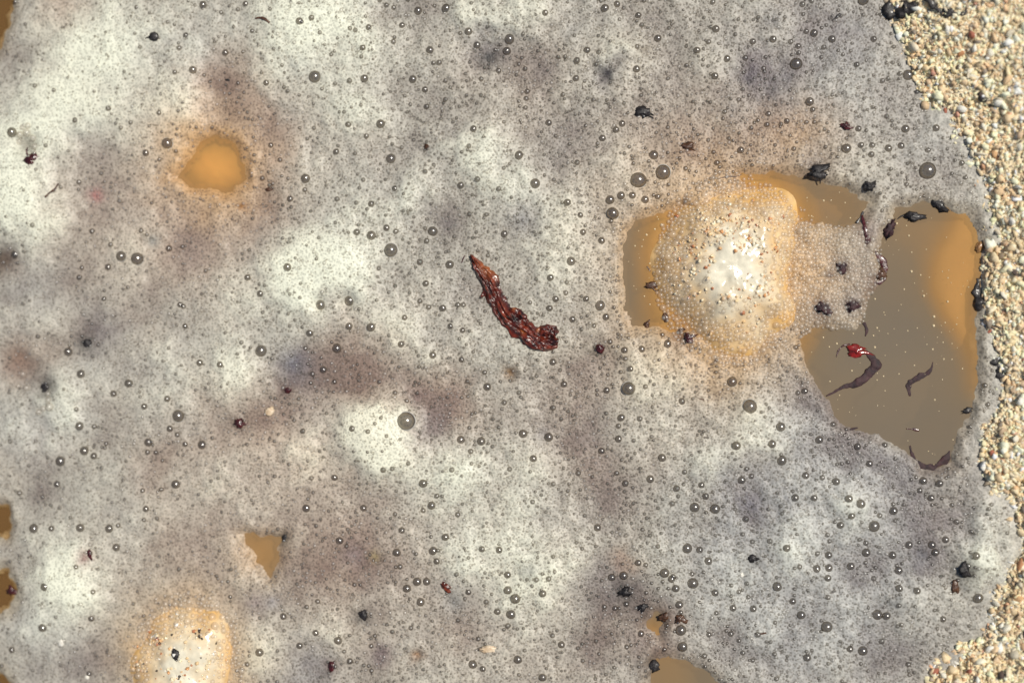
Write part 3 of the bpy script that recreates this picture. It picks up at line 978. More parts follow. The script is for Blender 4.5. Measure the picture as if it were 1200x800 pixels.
# ------------------------------------------------------------------ bubbles seen one by one (photo pixel, radius in pixels)
NAMED = [
    (777, 202, 8.5, 'large round bubble on the foam above the big stone, the one nearer the stone'),
    (748, 211, 9.0, 'large brown bubble on the foam above the big stone, farther from the stone'),
    (1087, 200, 10, 'largest brown bubble, standing alone in grey foam close to the sand bank'),
    (933, 75, 7, 'brown bubble alone in the grey foam between stone and dark end of the bank'),
    (476, 493, 10, 'big dark bubble with white glint at the edge of a bright foam mound'),
    (458, 293, 7.5, 'dark bubble in the foam short of the tip of the long red fragment'),
    (369, 90, 7, 'dark oval bubble alone in thick cream foam'),
    (196, 168, 6.5, 'brown bubble beside the small gap with the smooth ochre stone'),
    (142, 300, 6, 'smaller of two bubbles standing side by side in mauve foam'),
    (161, 303, 7.5, 'larger of two bubbles standing side by side in mauve foam'),
    (718, 250, 7, 'brown bubble at the corner of the brown water gap, below two bigger ones'),
    (703, 358, 6, 'dark bubble with a glint close beside the brown water gap'),
    (737, 455, 7.5, 'brown bubble in bright foam below the brown water gap'),
    (879, 476, 7.5, 'nearly black bubble with a bright glint in pale foam under the large stone'),
    (858, 447, 6, 'grey bubble up against the froth under the large stone'),
    (209, 487, 7, 'dark bubble with a glint near a dark red scrap in grey brown foam'),
    (306, 411, 7, 'dark bubble with a bright glint beside the bluish foam stain'),
    (1024, 616, 6.5, 'dark bubble in blue grey foam below the ragged tip of the open water'),
    (410, 352, 6.5, 'dull bubble sunk in a pit of thick cream foam, the one ringed with white glints'),
    (376, 357, 6, 'dull bubble sunk in a pit of thick cream foam without glints'),
    (1064, 88, 6, 'brown bubble pressed against the sand bank'),
    (1146, 700, 6, 'dark bubble wedged against the lower sand bank'),
]
B = """226,82,4.5 264,62,4 218,42,4 238,6,4.5 288,5,4 160,9,3 127,127,3.5 88,141,3.5 14,155,6 171,179,4
427,92,4.5 446,145,5 458,186,5.5 394,178,4 504,59,4.5 490,13,5 523,10,5 549,37,4.5 484,93,5 555,151,4 597,46,6 594,60,5 425,56,3.5 432,32,3.5 351,25,4.5 365,21,3.5 500,125,3.5 408,146,3.5 498,105,3.5 312,97,3.5 471,30,3.5 559,53,4
709,10,5 723,5,4 639,15,3.5 748,18,3.5 771,45,4 688,59,4 676,71,4 675,92,4 746,81,4 839,34,4 817,59,4 882,49,4 852,69,4 838,89,4 729,145,4 722,152,4 643,144,4 608,182,5 706,162,4 766,182,5.5 868,176,4
954,39,4.5 975,46,4.5 906,46,4 1024,46,3.5 949,119,4.5 992,174,5.5 1041,174,4.5 1061,151,4.5 1097,150,4 1006,151,4 1056,171,4 922,142,3.5 1004,76,3.5 1012,0,6 1021,181,3.5 1009,170,3.5
18,298,5 127,313,4 93,325,3.5 198,291,4 108,271,3.5 211,357,3.5 290,325,4 217,382,3.5
358,209,5 340,233,4 463,221,3.5 435,239,4 540,217,4 435,276,5.5 418,272,4 507,271,5.5 527,310,5 499,332,4 474,372,3.5 337,313,5 305,344,4 519,361,4 435,383,5 409,382,4 363,390,4 591,274,4 453,267,4 492,307,4 528,382,3.5 542,387,3.5
627,215,6 715,234,5.5 728,229,4.5 741,229,4.5 756,234,4.5 669,306,5 705,282,4 645,325,4 651,350,4 644,361,4 665,237,4 683,272,4 710,371,4 671,374,4 687,350,3.5 680,252,3.5
80,412,5 95,438,5 151,449,5 133,461,4 196,467,4 93,499,5 71,540,6.5 99,528,5.5 110,534,4 174,518,5 199,502,4 206,567,5.5 171,596,4 237,521,5 217,520,3.5 258,427,4 234,425,4 169,476,4 67,567,4
395,408,5.5 379,433,4.5 507,416,4 571,453,5 540,515,5 564,517,5 496,566,5 359,595,5 392,559,4 506,592,5 426,595,4 355,505,3.5 413,502,4 449,550,3.5 541,421,3.5 470,403,4
799,470,4 782,403,5 613,508,5 643,512,5 625,537,4.5 705,528,4 762,561,4.5 776,536,4.5 863,522,5 869,562,4.5 814,594,5.5 838,596,5.5 728,489,4.5 725,514,4 648,424,4 661,450,4 739,432,3.5 793,572,4 822,568,3.5 733,566,4 827,581,4 711,457,4 732,410,4 752,409,4
915,500,5.5 905,520,4.5 916,539,6 960,515,4.5 1005,523,4 980,564,4.5 943,458,4 944,557,4 932,583,4 954,583,4 995,584,4.5 1009,590,5 1082,563,4.5 1101,566,4.5 1091,583,4 1019,543,4 1047,598,5
40,619,6 94,618,5 128,619,5 136,641,4.5 53,687,5.5 50,735,5 107,724,4 60,619,3.5 14,761,4
465,647,5 508,645,5 522,629,4.5 471,621,4 489,681,5 500,681,5 477,689,5 493,705,5 512,657,4 549,693,4 595,691,5 583,716,4 396,750,5 304,764,5 351,756,4 370,741,4 332,722,4 554,778,5 599,719,6 595,673,4 585,644,4 565,643,4 566,783,4 398,633,4.5 410,774,4
604,701,6 607,772,5.5 805,642,6 812,683,6 779,671,5.5 731,674,5 717,676,4.5 787,678,4.5 792,689,4.5 830,657,4.5 838,694,4.5 796,708,4.5 700,618,4.5 800,757,6 798,738,6 751,742,4 658,755,4 636,793,5 636,695,4.5 748,659,4 883,713,4 859,712,4 820,644,4 874,608,4
1015,647,5 1046,650,4.5 1028,720,6 1039,721,4.5 969,734,6 939,720,5 911,687,5 929,704,4 1011,762,5.5 996,760,4 946,770,4.5 957,666,4.5 971,665,4.5 970,677,4 971,650,4 1065,638,4.5 1092,638,4.5 1096,647,4.5 1105,725,4 1144,651,4.5 1053,668,4.5 997,663,4.5 998,604,4 985,615,4 1108,632,4 1054,689,4 1075,692,4 922,642,4"""
SMALL = [tuple(float(v) for v in t.split(',')) for t in B.split()]
V, T = dome_template(20, 7)
bub_me = mesh_np('bubble', V, tris=T)
bub_me.materials.append(M['bubble'])
PK = Packer(-250, -210, 1270, 1010)
GROUP = 'single bubbles standing on the foam'


def ring_template(seg=28, rows=8):
    V, Q = [], []
    for i in range(seg):
        a = 2 * math.pi * i / seg
        w = 1 + .06 * math.sin(3 * a) + .05 * math.sin(7 * a + 1)
        for j in range(rows):
            b = 2 * math.pi * j / rows
            rr = 1.02 + .06 * w * math.cos(b)
            V.append((rr * math.cos(a), rr * math.sin(a), .06 * w * math.sin(b)))
    for i in range(seg):
        for j in range(rows):
            k, l = (i + 1) % seg, (j + 1) % rows
            Q.append((i * rows + j, k * rows + j, k * rows + l, i * rows + l))
    return mesh_np('foot_ring', np.array(V), quads=np.array(Q))


ring_me = ring_template()
ring_me.materials.append(M['rim'])
LANDMARKS = [('the long bark fragment', 600, 365), ('the small gap with the ochre stone', 250, 195), ('the narrow water gap', 745, 320), ('the grit-crusted stone', 222, 760), ('the wide open water', 1040, 480),
             ('the lower sand bank', 1140, 730), ('the dark end of the bank', 1040, 40), ('the bright foam mound under the bark fragment', 445, 505), ('the small three-cornered water gap', 308, 645), ('the black star-shaped scrap', 733, 693),
             ('the ragged black flake with a tail', 755, 131), ('the black seed on cream foam', 180, 43), ('the brown foam pit with beads', 40, 445), ('the wet dark red scrap', 36, 182), ('the rust red chip', 522, 687),
             ('the two dull bubbles sunk in cream foam', 392, 355), ('the tiny white grain', 869, 673), ('the dark stain in cream foam', 574, 68)]


def bubble(x, y, r, label, group=None):
    p = place(x, y)
    s = r * SU * random.uniform(.97, 1.05)
    big = group is None
    loc = (p.x, p.y, p.z - .12 * s)
    o = obj('bubble', None if big else bub_me, None, None, loc)
    o.scale = (s * random.uniform(.94, 1.06), s * random.uniform(.94, 1.06), s)
    o.rotation_euler.z = random.uniform(0, 6.28)
    if big:
        obj('dome', bub_me, None, o)
        obj('foot_ring', ring_me, None, o, (0, 0, .06))
    PK.put(x, y, r * 1.4)
    return tag(o, label, 'bubble', group or GROUP)


for (x, y, r, lab) in NAMED:
    bubble(x, y, r, lab)
for (x, y, r) in SMALL[:300 - len(NAMED)]:
    near = min(LANDMARKS, key=lambda L: (L[1] - x) ** 2 + (L[2] - y) ** 2)[0]
    bubble(x, y, r, ('round grey bubble' if r >= 5 else 'small grey bubble') + ' on the foam around ' + near, 'bubbles around ' + near)

# ------------------------------------------------------------------ fine bubbles (tens of thousands)
def fine_bubbles():
    mid, clr, tiny = [], [], []
    r = np.random.default_rng(3)
    for (cnt, lo, hi, dst) in ((1300, 2.4, 3.6, mid), (7500, 1.6, 2.4, mid), (14000, 1.5, 2.7, clr), (80000, 1.0, 1.5, tiny)):
        X = r.uniform(-60, 1200, cnt)
        Y = r.uniform(-50, 850, cnt)
        T_ = samp(thick, X, Y)
        Hh = samp(hole, X, Y)
        d1 = stone_z(STONE1, X, Y, 9, 8.6)[1]
        d2 = stone_z(STONE2, X, Y, 7.5, 6.8)[1]
        keep = ~((X > 925) & (X < 1030) & (Y > 262) & (Y < 385))
        keep &= (Hh > 4) & (-poly_sd(X, Y, BANK) < -1) & (d1 > 1.0) & (d2 > 1.0)
        sharp = np.clip(.55 + .45 * (X - 100) / 400, .5, 1.0)
        keep &= r.random(cnt) < np.clip(1.2 - .9 * T_, .2, 1) * sharp
        Rr = lo + (hi - lo) * r.random(cnt) ** 2
        for x, y, rr in zip(X[keep], Y[keep], Rr[keep]):
            if PK.put(x, y, rr, 1.05):
                dst.append((x, y, rr))
    out = []
    for lst, seg, ring in ((mid, 7, 3), (clr, 7, 3), (tiny, 5, 2)):
        A = np.array(lst)
        z = np.maximum(samp(FH, A[:, 0], A[:, 1]), 0)
        cen = at(A[:, 0], A[:, 1], 0.0)
        cen[:, 2] = z - .1 * A[:, 2] * SU
        V, F = domes('x', cen, A[:, 2] * SU, seg, ring)
        out.append(mesh_np('fine_bubbles', V, tris=F))
    return out


for fm, fmat, lab in zip(fine_bubbles(), (M['mid'], M['clear'], M['fine']), ('thousands of small dark bubbles sprinkled over the foam', 'thousands of small ring-like bubbles sprinkled over the foam', 'countless finest bubbles packed over the whole foam')):
    tag(obj('fine_bubbles', fm, fmat), lab, 'bubbles', kind='stuff')

# specks and bead bubbles afloat on the open water
r2 = np.random.default_rng(8)
wp = []
for hi_, cnt in ((0, 50), (1, 35), (2, 170)):
    P = np.array(HOLES[hi_])
    x = r2.uniform(P[:, 0].min(), P[:, 0].max(), cnt)
    y = r2.uniform(P[:, 1].min(), P[:, 1].max(), cnt)
    for a, b, s in zip(x, y, samp(hole, x, y)):
        if s < -3:
            wp.append((a, b, float(np.clip(r2.lognormal(math.log(.75), .4), .4, 1.8))))
A = np.array(wp)
cen = at(A[:, 0], A[:, 1], 0.0)
V, F = domes('x', cen, A[:, 2] * SU, 6, 2)
me = mesh_np('floating_specks', V, tris=F, cols=np.tile(np.array(lin(226, 205, 165)), (len(V), 1)))
tag(obj('floating_specks', me, M['speck']), 'tiny pale specks afloat on the open brown water', 'specks', kind='stuff')

# ------------------------------------------------------------------ scraps of plants and grit
def lump(name, mat, label, cat, x, y, L, Wd, Hh, ang, seed, spiky=.25, z=None, tail=None, group=None, sink=.45):
    """irregular scrap: crumpled closed body, optional thread-like tail; L, Wd, Hh in photo pixels"""
    bm = bmesh.new()
    bmesh.ops.create_icosphere(bm, subdivisions=3, radius=1.0)
    off = Vector((seed * 3.1, seed * 1.7, seed * .9))
    for v in bm.verts:
        n1 = mnoise.noise(v.co * 1.3 + off)
        n2 = mnoise.noise(v.co * 3.2 + off)
        n3 = mnoise.noise(v.co * 6.5 + off)
        k = 1 + spiky * 1.5 * (1.1 * n1 + .9 * n2 + .6 * n3)
        v.co = Vector((v.co.x * k * (1 + .25 * v.co.x * n1), v.co.y * k, v.co.z * (1 + spiky * .8 * n2)))
        v.co.x *= L / 2 * SU
        v.co.y *= Wd / 2 * SU
        v.co.z *= Hh / 2 * SU
    me = bpy.data.meshes.new(name)
    bm.to_mesh(me)
    bm.free()
    me.polygons.foreach_set('use_smooth', np.ones(len(me.polygons), bool))
    p = place(x, y) if z is None else Vector((*at(x, y, z)[:2], z))
    o = obj(name, me, mat, None, (p.x, p.y, p.z + Hh * SU * (.5 - sink)))
    o.rotation_euler.z = R(ang)
    tag(o, label, cat, group)
    if tail:
        t = obj('stem', tube_mesh('stem', [(a * SU, b * SU, c * SU) for a, b, c in tail], [1.1 * SU, .7 * SU], 6), mat, o)
    return o


def tube_mesh(name, pts, rads, seg=8, lumpy=0.0, flat=1.0, seed=0, sub=6):
    """swept tube through pts (Catmull-Rom), radius interpolated along, optional crumple"""
    P = np.array(pts, float)
    n = len(P)
    Q = []
    ext = np.vstack([2 * P[0] - P[1], P, 2 * P[-1] - P[-2]])
    for i in range(n - 1):
        p0, p1, p2, p3 = ext[i], ext[i + 1], ext[i + 2], ext[i + 3]
        for k in range(sub):
            t = k / sub
            Q.append(.5 * ((2 * p1) + (-p0 + p2) * t + (2 * p0 - 5 * p1 + 4 * p2 - p3) * t * t + (-p0 + 3 * p1 - 3 * p2 + p3) * t ** 3))
    Q.append(P[-1])
    Q = np.array(Q)
    m = len(Q)
    rr = np.interp(np.linspace(0, 1, m), np.linspace(0, 1, len(rads)), rads)
    V = []
    for i in range(m):
        d = Q[min(i + 1, m - 1)] - Q[max(i - 1, 0)]
        d /= np.linalg.norm(d) + 1e-12
        side = np.cross((0, 0, 1.0), d)
        side /= np.linalg.norm(side) + 1e-12
        up = np.cross(d, side)
        for j in range(seg):
            a = 2 * math.pi * j / seg
            base = Q[i] + rr[i] * (math.cos(a) * side + math.sin(a) * up * flat)
            if lumpy:
                q = Vector(base / SU)
                w = Vector((seed * 7.3, seed * 3.9, seed * 1.3))
                k = lumpy * (1.1 * mnoise.noise(q / 15 + w) + .8 * mnoise.noise(q / 6.5 + w) + .35 * mnoise.noise(q / 3 + w))
                base = base + rr[i] * k * (math.cos(a) * side + math.sin(a) * up * max(flat, .3))
                base = base + np.array((0, 0, 1.0)) * rr[i] * .5 * lumpy * flat * mnoise.noise(q / 9 - w)
            V.append(base)
    quads = []
    for i in range(m - 1):
        for j in range(seg):
            k = (j + 1) % seg
            quads.append((i * seg + j, i * seg + k, (i + 1) * seg + k, (i + 1) * seg + j))
    V.append(Q[0])
    V.append(Q[-1])
    tris = []
    for j in range(seg):
        k = (j + 1) % seg
        tris.append((m * seg, k, j))
        tris.append((m * seg + 1, (m - 1) * seg + j, (m - 1) * seg + k))
    return mesh_np(name, np.array(V), quads=np.array(quads), tris=np.array(tris))


def strip(name, mat, label, cat, pts, rads, flat=.5, lumpy=.5, lift=.0, seed=1, seg=10, sub=6, surf=None):
    """curled scrap along photo pixels pts, half-widths rads in pixels"""
    W_ = []
    for (x, y) in pts:
        if surf is None:
            p = place(x, y)
        else:
            h = float(surf(np.array([float(x)]), np.array([float(y)]))[0][0])
            q = at(x, y, max(h, 0.0))
            p = Vector((q[0], q[1], max(h, 0)))
        W_.append((p.x, p.y, p.z + lift * SU))
    c = np.mean(np.array(W_), 0)
    c[2] = min(w[2] for w in W_)
    me = tube_mesh(name, np.array(W_) - c, [r * SU for r in rads], seg, lumpy, flat, seed, sub)
    return tag(obj(name, me, mat, None, tuple(c)), label, cat)


# the long red fragment: a crumpled sheet with folds running along it
def crumpled_sheet(name, pts, left, right, seed, rise, na=90, nw=34):
    """closed sheet about 0.5 mm thick along photo pixels pts; left/right half-widths in pixels"""
    P = np.array(pts, float)
    n = len(P)
    ext = np.vstack([2 * P[0] - P[1], P, 2 * P[-1] - P[-2]])
    t = np.linspace(0, n - 1 - 1e-6, na)
    k = t.astype(int)
    f = (t - k)[:, None]
    p0, p1, p2, p3 = ext[k], ext[k + 1], ext[k + 2], ext[k + 3]
    Q = .5 * (2 * p1 + (p2 - p0) * f + (2 * p0 - 5 * p1 + 4 * p2 - p3) * f ** 2 + (-p0 + 3 * p1 - 3 * p2 + p3) * f ** 3)
    D = np.gradient(Q, axis=0)
    D /= np.linalg.norm(D, axis=1)[:, None]
    N = np.stack([D[:, 1], -D[:, 0]], 1)
    s1 = np.linspace(0, 1, na)
    L_ = np.interp(s1, np.linspace(0, 1, len(left)), left)
    R_ = np.interp(s1, np.linspace(0, 1, len(right)), right)
    j1 = np.array([mnoise.noise(Vector((q[0] / 9, q[1] / 9, seed))) + .7 * mnoise.noise(Vector((q[0] / 3.6, q[1] / 3.6, seed + 3))) for q in Q])
    j2 = np.array([mnoise.noise(Vector((q[0] / 8, q[1] / 8, seed + 8))) + .8 * mnoise.noise(Vector((q[0] / 3.2, q[1] / 3.2, seed + 5))) for q in Q])
    L_ = L_ * (1 + .26 * j1)
    R_ = R_ * (1 + .26 * j2)
    top, col = [], []
    for i in range(na):
        for w in np.linspace(-1, 1, nw):
            x, y = Q[i] + N[i] * (w * (R_[i] if w > 0 else L_[i]))
            along = s1[i] * 26
            fold = mnoise.noise(Vector((along * .16, w * 2.6 + .5 * math.sin(along * .5), seed))) + .55 * mnoise.noise(Vector((along * .4, w * 5.5, seed + 2))) + .3 * mnoise.noise(Vector((along * 1.6, w * 7, seed + 4)))
            h = rise * (1 - abs(w) ** 2.5) * (.75 + .9 * fold) + rise * .12 * mnoise.noise(Vector((x / 2.5, y / 2.5, 4)))
            z0 = max(float(samp(FH, x, y)), 0)
            p = at(x, y, z0)
            top.append((p[0], p[1], z0 + (h + .6) * SU))
            c = mnoise.noise(Vector((along * .22, w * 2.2, seed + 20))) + .6 * mnoise.noise(Vector((x / 5, y / 5, seed + 30)))
            c = np.clip(.34 + .8 * c + .3 * fold, 0, 1)
            tip = math.exp(-((s1[i] - .16) / .08) ** 2) * max(0, .4 + w)
            cc = np.array((.022, .005, .005)) * (1 - c) + np.array((.24, .034, .012)) * c
            cc = cc * (1 - tip * .7) + np.array((.36, .10, .022)) * tip * .7
            blk = math.exp(-((s1[i] - .56) / .035) ** 2 - ((w - .35) / .35) ** 2)
            cc = cc * (1 - blk) + np.array((.008, .006, .007)) * blk
            col.append(cc)
    T = np.array(top)
    Bt = T.copy()
    Bt[:, 2] -= 2.2 * SU
    V = np.vstack([T, Bt])
    m = na * nw
    g = grid_quads(nw, na)
    q = [g, (g + m)[:, ::-1]]
    idx = np.arange(m).reshape(na, nw)
    loop = np.concatenate([idx[0, :], idx[1:, -1], idx[-1, -2::-1], idx[-2:0:-1, 0]])
    nxt = np.roll(loop, -1)
    q.append(np.stack([loop, nxt, nxt + m, loop + m], -1))
    return V, np.concatenate(q), np.vstack([col, col])


SHEETS = [
    ([(552, 299), (560, 312), (570, 327), (578, 345), (588, 362), (601, 377), (615, 388), (629, 397), (642, 402), (654, 404)], [1.5, 6, 9, 9.5, 11, 12, 12.5, 13, 10, 4], [1.5, 7, 12, 11, 11, 12, 13, 13, 12, 7], 3, 6.5, 110, 34),
    ([(598, 362), (606, 366), (613, 372), (619, 380)], [2, 5, 6, 2], [2, 5, 5, 2], 6, 4.0, 30, 12),
    ([(628, 392), (637, 387), (646, 386), (653, 392)], [4, 7, 8, 5], [4, 6, 6, 4], 9, 4.5, 30, 14),
    ([(606, 386), (616, 396), (628, 404), (638, 408)], [2, 5, 6, 3], [3, 6, 6, 3], 12, 4.0, 34, 14),
    ([(574, 338), (568, 344), (563, 349)], [3, 3, .6], [3, 2.5, .6], 15, 2.5, 18, 8),
]
bark = None
for k, (pts, lf, rt, sd, rise, na, nw) in enumerate(SHEETS):
    V, Qd, Cc = crumpled_sheet('sheet', pts, lf, rt, sd, rise, na, nw)
    if k == 0:
        c0 = np.array(V).mean(0)
        c0[2] = V[:, 2].min()
        bark = obj('bark_fragment', None, None, None, tuple(c0))
        tag(bark, 'long curled red brown bark fragment lying in the middle of the foam', 'bark')
    else:
        V = V + np.array((0, 0, 3.0 * SU if k < 4 else 1.0 * SU))
    obj('sheet' if k == 0 else 'splinter' if k == 4 else 'flap', mesh_np('bark_sheet', V - c0, quads=Qd, cols=Cc), M['bark'], bark)

# scraps: name, material, label, category, x, y, length, width, height, angle, spikiness, tail
LUMPS = [
    ('seed', 'black', 'glossy black seed with a tiny point lying on thick cream foam', 'seed', 180, 43, 14, 12, 8, 10, .12, [(-6, 0, 1), (-9, 0, 0), (-11, -1, -1)]),
    ('plant_scrap', 'maroon', 'wet dark red scrap in a glistening pit of thick cream foam', 'plant scrap', 37, 187, 18, 15, 10, 20, .4, [(-2, 6, 2), (-1, 11, 3), (1, 15, 1)]),
    ('plant_scrap', 'black', 'ragged black flake with a tail between two pale foam patches', 'plant scrap', 753, 131, 17, 12, 7, -12, .45, [(5, -2, 0), (11, -4, 0), (14, -5, 0)]),
    ('plant_scrap', 'brown', 'ragged dark brown scrap at the ochre edge of the foam near two large bubbles', 'plant scrap', 807, 172, 20, 9, 6, -8, .5, None),
    ('plant_scrap', 'black', 'black and maroon scrap hanging on the foam rim above the water', 'plant scrap', 957, 202, 22, 14, 9, 5, .5, [(2, -4, 0), (3, -9, 0), (3, -13, -2)]),
    ('plant_scrap', 'maroon', 'little maroon scrap alone in pale grey foam off the bank', 'plant scrap', 991, 148, 11, 9, 6, 0, .5, None),
    ('plant_scrap', 'black', 'black scrap held in froth between the two open water patches', 'plant scrap', 1019, 218, 13, 11, 8, 30, .4, None),
    ('seed_husk', 'black', 'black oval husk at the foam edge of the open water, near the bank', 'husk', 1101, 240, 22, 12, 8, -35, .3, None),
    ('seed_husk', 'black', 'black shiny husk with a thin stem floating on the open water', 'husk', 1070, 254, 21, 13, 9, -8, .35, [(-9, 0, 0), (-13, -1, 0), (-18, -6, -1)]),
    ('plant_scrap', 'purple', 'bluish black folded scrap next to the stemmed husk', 'plant scrap', 1042, 268, 13, 24, 9, -35, .45, None),
    ('plant_scrap', 'purple', 'round purple scrap in the froth, closest to the pale stone', 'plant scrap', 986, 313, 12, 12, 6, 0, .4, None),
    ('plant_scrap', 'purple', 'three-cornered purple scrap in the lower froth beside the stone', 'plant scrap', 964, 360, 18, 12, 6, -15, .5, None),
    ('plant_scrap', 'purple', 'dark violet scrap at the ragged froth edge over the water', 'plant scrap', 998, 357, 16, 14, 6, 20, .45, None),
    ('plant_scrap', 'brown', 'red brown scrap caught in the curled purple strip', 'plant scrap', 1031, 321, 14, 12, 8, 40, .4, None),
    ('seed', 'brown', 'brown black seed stuck to the top rim of the large stone', 'seed', 855, 214, 8, 11, 6, 15, .2, None),
    ('husk_flake', 'brown', 'winged brown husk flake floating in the narrow water gap', 'husk', 765, 334, 19, 9, 4, 5, .35, [(-2, -2, 0), (3, -7, 0), (8, -5, 0)]),
    ('seed', 'brown', 'dark brown oval seed low in the narrow water gap', 'seed', 780, 372, 8, 13, 5, 25, .2, None),
    ('plant_scrap', 'brown', 'thin brown scrap at the bottom edge of the narrow water gap', 'plant scrap', 758, 380, 6, 11, 4, -35, .4, None),
    ('plant_scrap', 'maroon', 'dark red crumb in the froth at the foot of the large stone', 'plant scrap', 807, 396, 13, 11, 7, 0, .5, None),
    ('plant_scrap', 'brown', 'small brown crumb on the froth beside the narrow water gap', 'plant scrap', 797, 389, 10, 7, 5, 20, .5, None),
    ('seed', 'maroon', 'round fuzzy dark speck between the bark fragment and the stone', 'seed', 703, 408, 12, 12, 8, 0, .3, None),
    ('berry_skin', 'cherry', 'shiny cherry red skin floating on the open brown water', 'berry skin', 1004, 411, 22, 13, 5, -10, .5, None),
    ('plant_scrap', 'maroon', 'black red crumb in the mauve grey foam by a bubble pair', 'plant scrap', 280, 496, 11, 12, 7, 0, .35, [(3, -1, 0), (8, -1, 0), (11, 1, -1)]),
    ('plant_scrap', 'maroon', 'tiny red black chip beside the blue stain in the foam', 'plant scrap', 337, 457, 10, 6, 5, 5, .35, None),
    ('grit_grain', 'pale', 'pale orange grain half sunk in mauve foam', 'grain', 316, 482, 13, 11, 7, 40, .25, None),
    ('grit_grain', 'pale', 'long pale orange chip lying in grey foam', 'grain', 572, 760, 24, 9, 6, 6, .25, None),
    ('grit_grain', 'white', 'white angular grain in grey foam near the grit-crusted stone', 'grain', 72, 751, 9, 12, 7, 0, .3, None),
    ('grit_grain', 'white', 'tiny white grain in blue grey foam', 'grain', 869, 673, 5, 7, 5, 0, .2, None),
    ('grit_grain', 'white', 'tiny white grain near the corner pit of the foam', 'grain', 102, 793, 6, 6, 4, 0, .2, None),
    ('seed', 'black', 'round black speck in grey white foam above the corner mound', 'seed', 102, 402, 11, 11, 7, 0, .2, None),
    ('seed', 'black', 'black shiny seed beside beads in the brown foam pit', 'seed', 54, 453, 12, 15, 9, 10, .25, None),
    ('seed', 'black', 'black speck at the corner of the small three-cornered water gap', 'seed', 334, 630, 8, 10, 6, 0, .2, None),
    ('seed', 'black', 'black speck with a bluish ring in pinkish foam', 'seed', 426, 720, 12, 12, 7, 0, .25, None),
    ('plant_scrap', 'maroon', 'dark maroon speck in a bluish white foam patch', 'plant scrap', 389, 780, 9, 12, 6, 0, .35, None),
    ('plant_scrap', 'red', 'bright rust red chip in pale speckled foam', 'plant scrap', 522, 687, 14, 9, 6, -30, .35, None),
    ('plant_scrap', 'black', 'black star-shaped scrap with a tail near a pinkish stain', 'plant scrap', 733, 693, 13, 11, 7, 0, .5, [(-4, -1, 0), (-8, -4, 0), (-11, -6, -1)]),
    ('plant_scrap', 'black', 'small black crumb next to the star-shaped black scrap', 'plant scrap', 753, 711, 11, 10, 6, 0, .45, None),
    ('plant_scrap', 'brown', 'dark brown curled crumb beside the tiny brown water gap', 'plant scrap', 780, 721, 16, 9, 6, 15, .5, None),
    ('plant_scrap', 'brown', 'brown crumb half under the foam past the curled one', 'plant scrap', 797, 725, 14, 10, 5, -20, .45, None),
    ('seed', 'black', 'round black seed at the corner of the brown water gap by the lower edge', 'seed', 766, 780, 15, 15, 10, 0, .25, None),
    ('seed', 'black', 'black speck in even blue grey foam near small bubbles', 'seed', 882, 654, 11, 9, 6, -20, .4, None),
    ('plant_scrap', 'black', 'dark ragged speck in the foam in front of the lower bank', 'plant scrap', 1131, 668, 12, 14, 7, 0, .5, None),
    ('husk_flake', 'brown', 'narrow red brown three-cornered flake close to the lower bank', 'husk', 1119, 687, 9, 18, 5, 0, .3, None),
    ('seed', 'black', 'black seed lying on the grit-crusted stone', 'seed', 206, 766, 11, 13, 8, 0, .3, None),
    ('seed', 'brown', 'flat brown seed near the small gap with the ochre stone', 'seed', 315, 222, 10, 5, 4, 0, .12, None),
    ('plant_scrap', 'brown', 'tiny red brown crumb in grey foam beside a bubble', 'plant scrap', 500, 172, 8, 6, 4, 0, .45, None),
    ('plant_scrap', 'maroon', 'small dull red fleck beside a white foam mound', 'plant scrap', 105, 649, 6, 12, 4, 20, .3, None),
    ('plant_scrap', 'black', 'black scrap by the wet rim where water meets the bank', 'plant scrap', 1134, 481, 13, 7, 5, 15, .45, None),
    ('grit_grain', 'tan', 'orange brown chip wedged between water and sand bank', 'grain', 1148, 289, 9, 15, 8, -20, .3, None),
    ('seed', 'black', 'tiny flat black seed in brown foam over the ochre gap', 'seed', 267, 94, 8, 3.5, 3, -5, .1, None),
    ('plant_scrap', 'maroon', 'dark crumb in the brown pit at the foam edge', 'plant scrap', 14, 692, 12, 12, 7, 0, .4, None),
]
st_specs = {(206, 766): (STONE2, 7.5, 6.8), (855, 214): (STONE1, 9.0, 8.6)}
for k, (nm, mt, lab, cat, x, y, L, Wd, Hh, ang, spk, tail) in enumerate(LUMPS):
    z = None
    if (x, y) in st_specs:
        sp, tp, dr = st_specs[(x, y)]
        z = float(stone_z(sp, np.array([float(x)]), np.array([float(y)]), tp, dr)[0][0]) * MM
    lump(nm, M[mt], lab, cat, x, y, L * .9, Wd * .9, Hh * .7, ang, k + 1, spk * 1.15, z, tail)

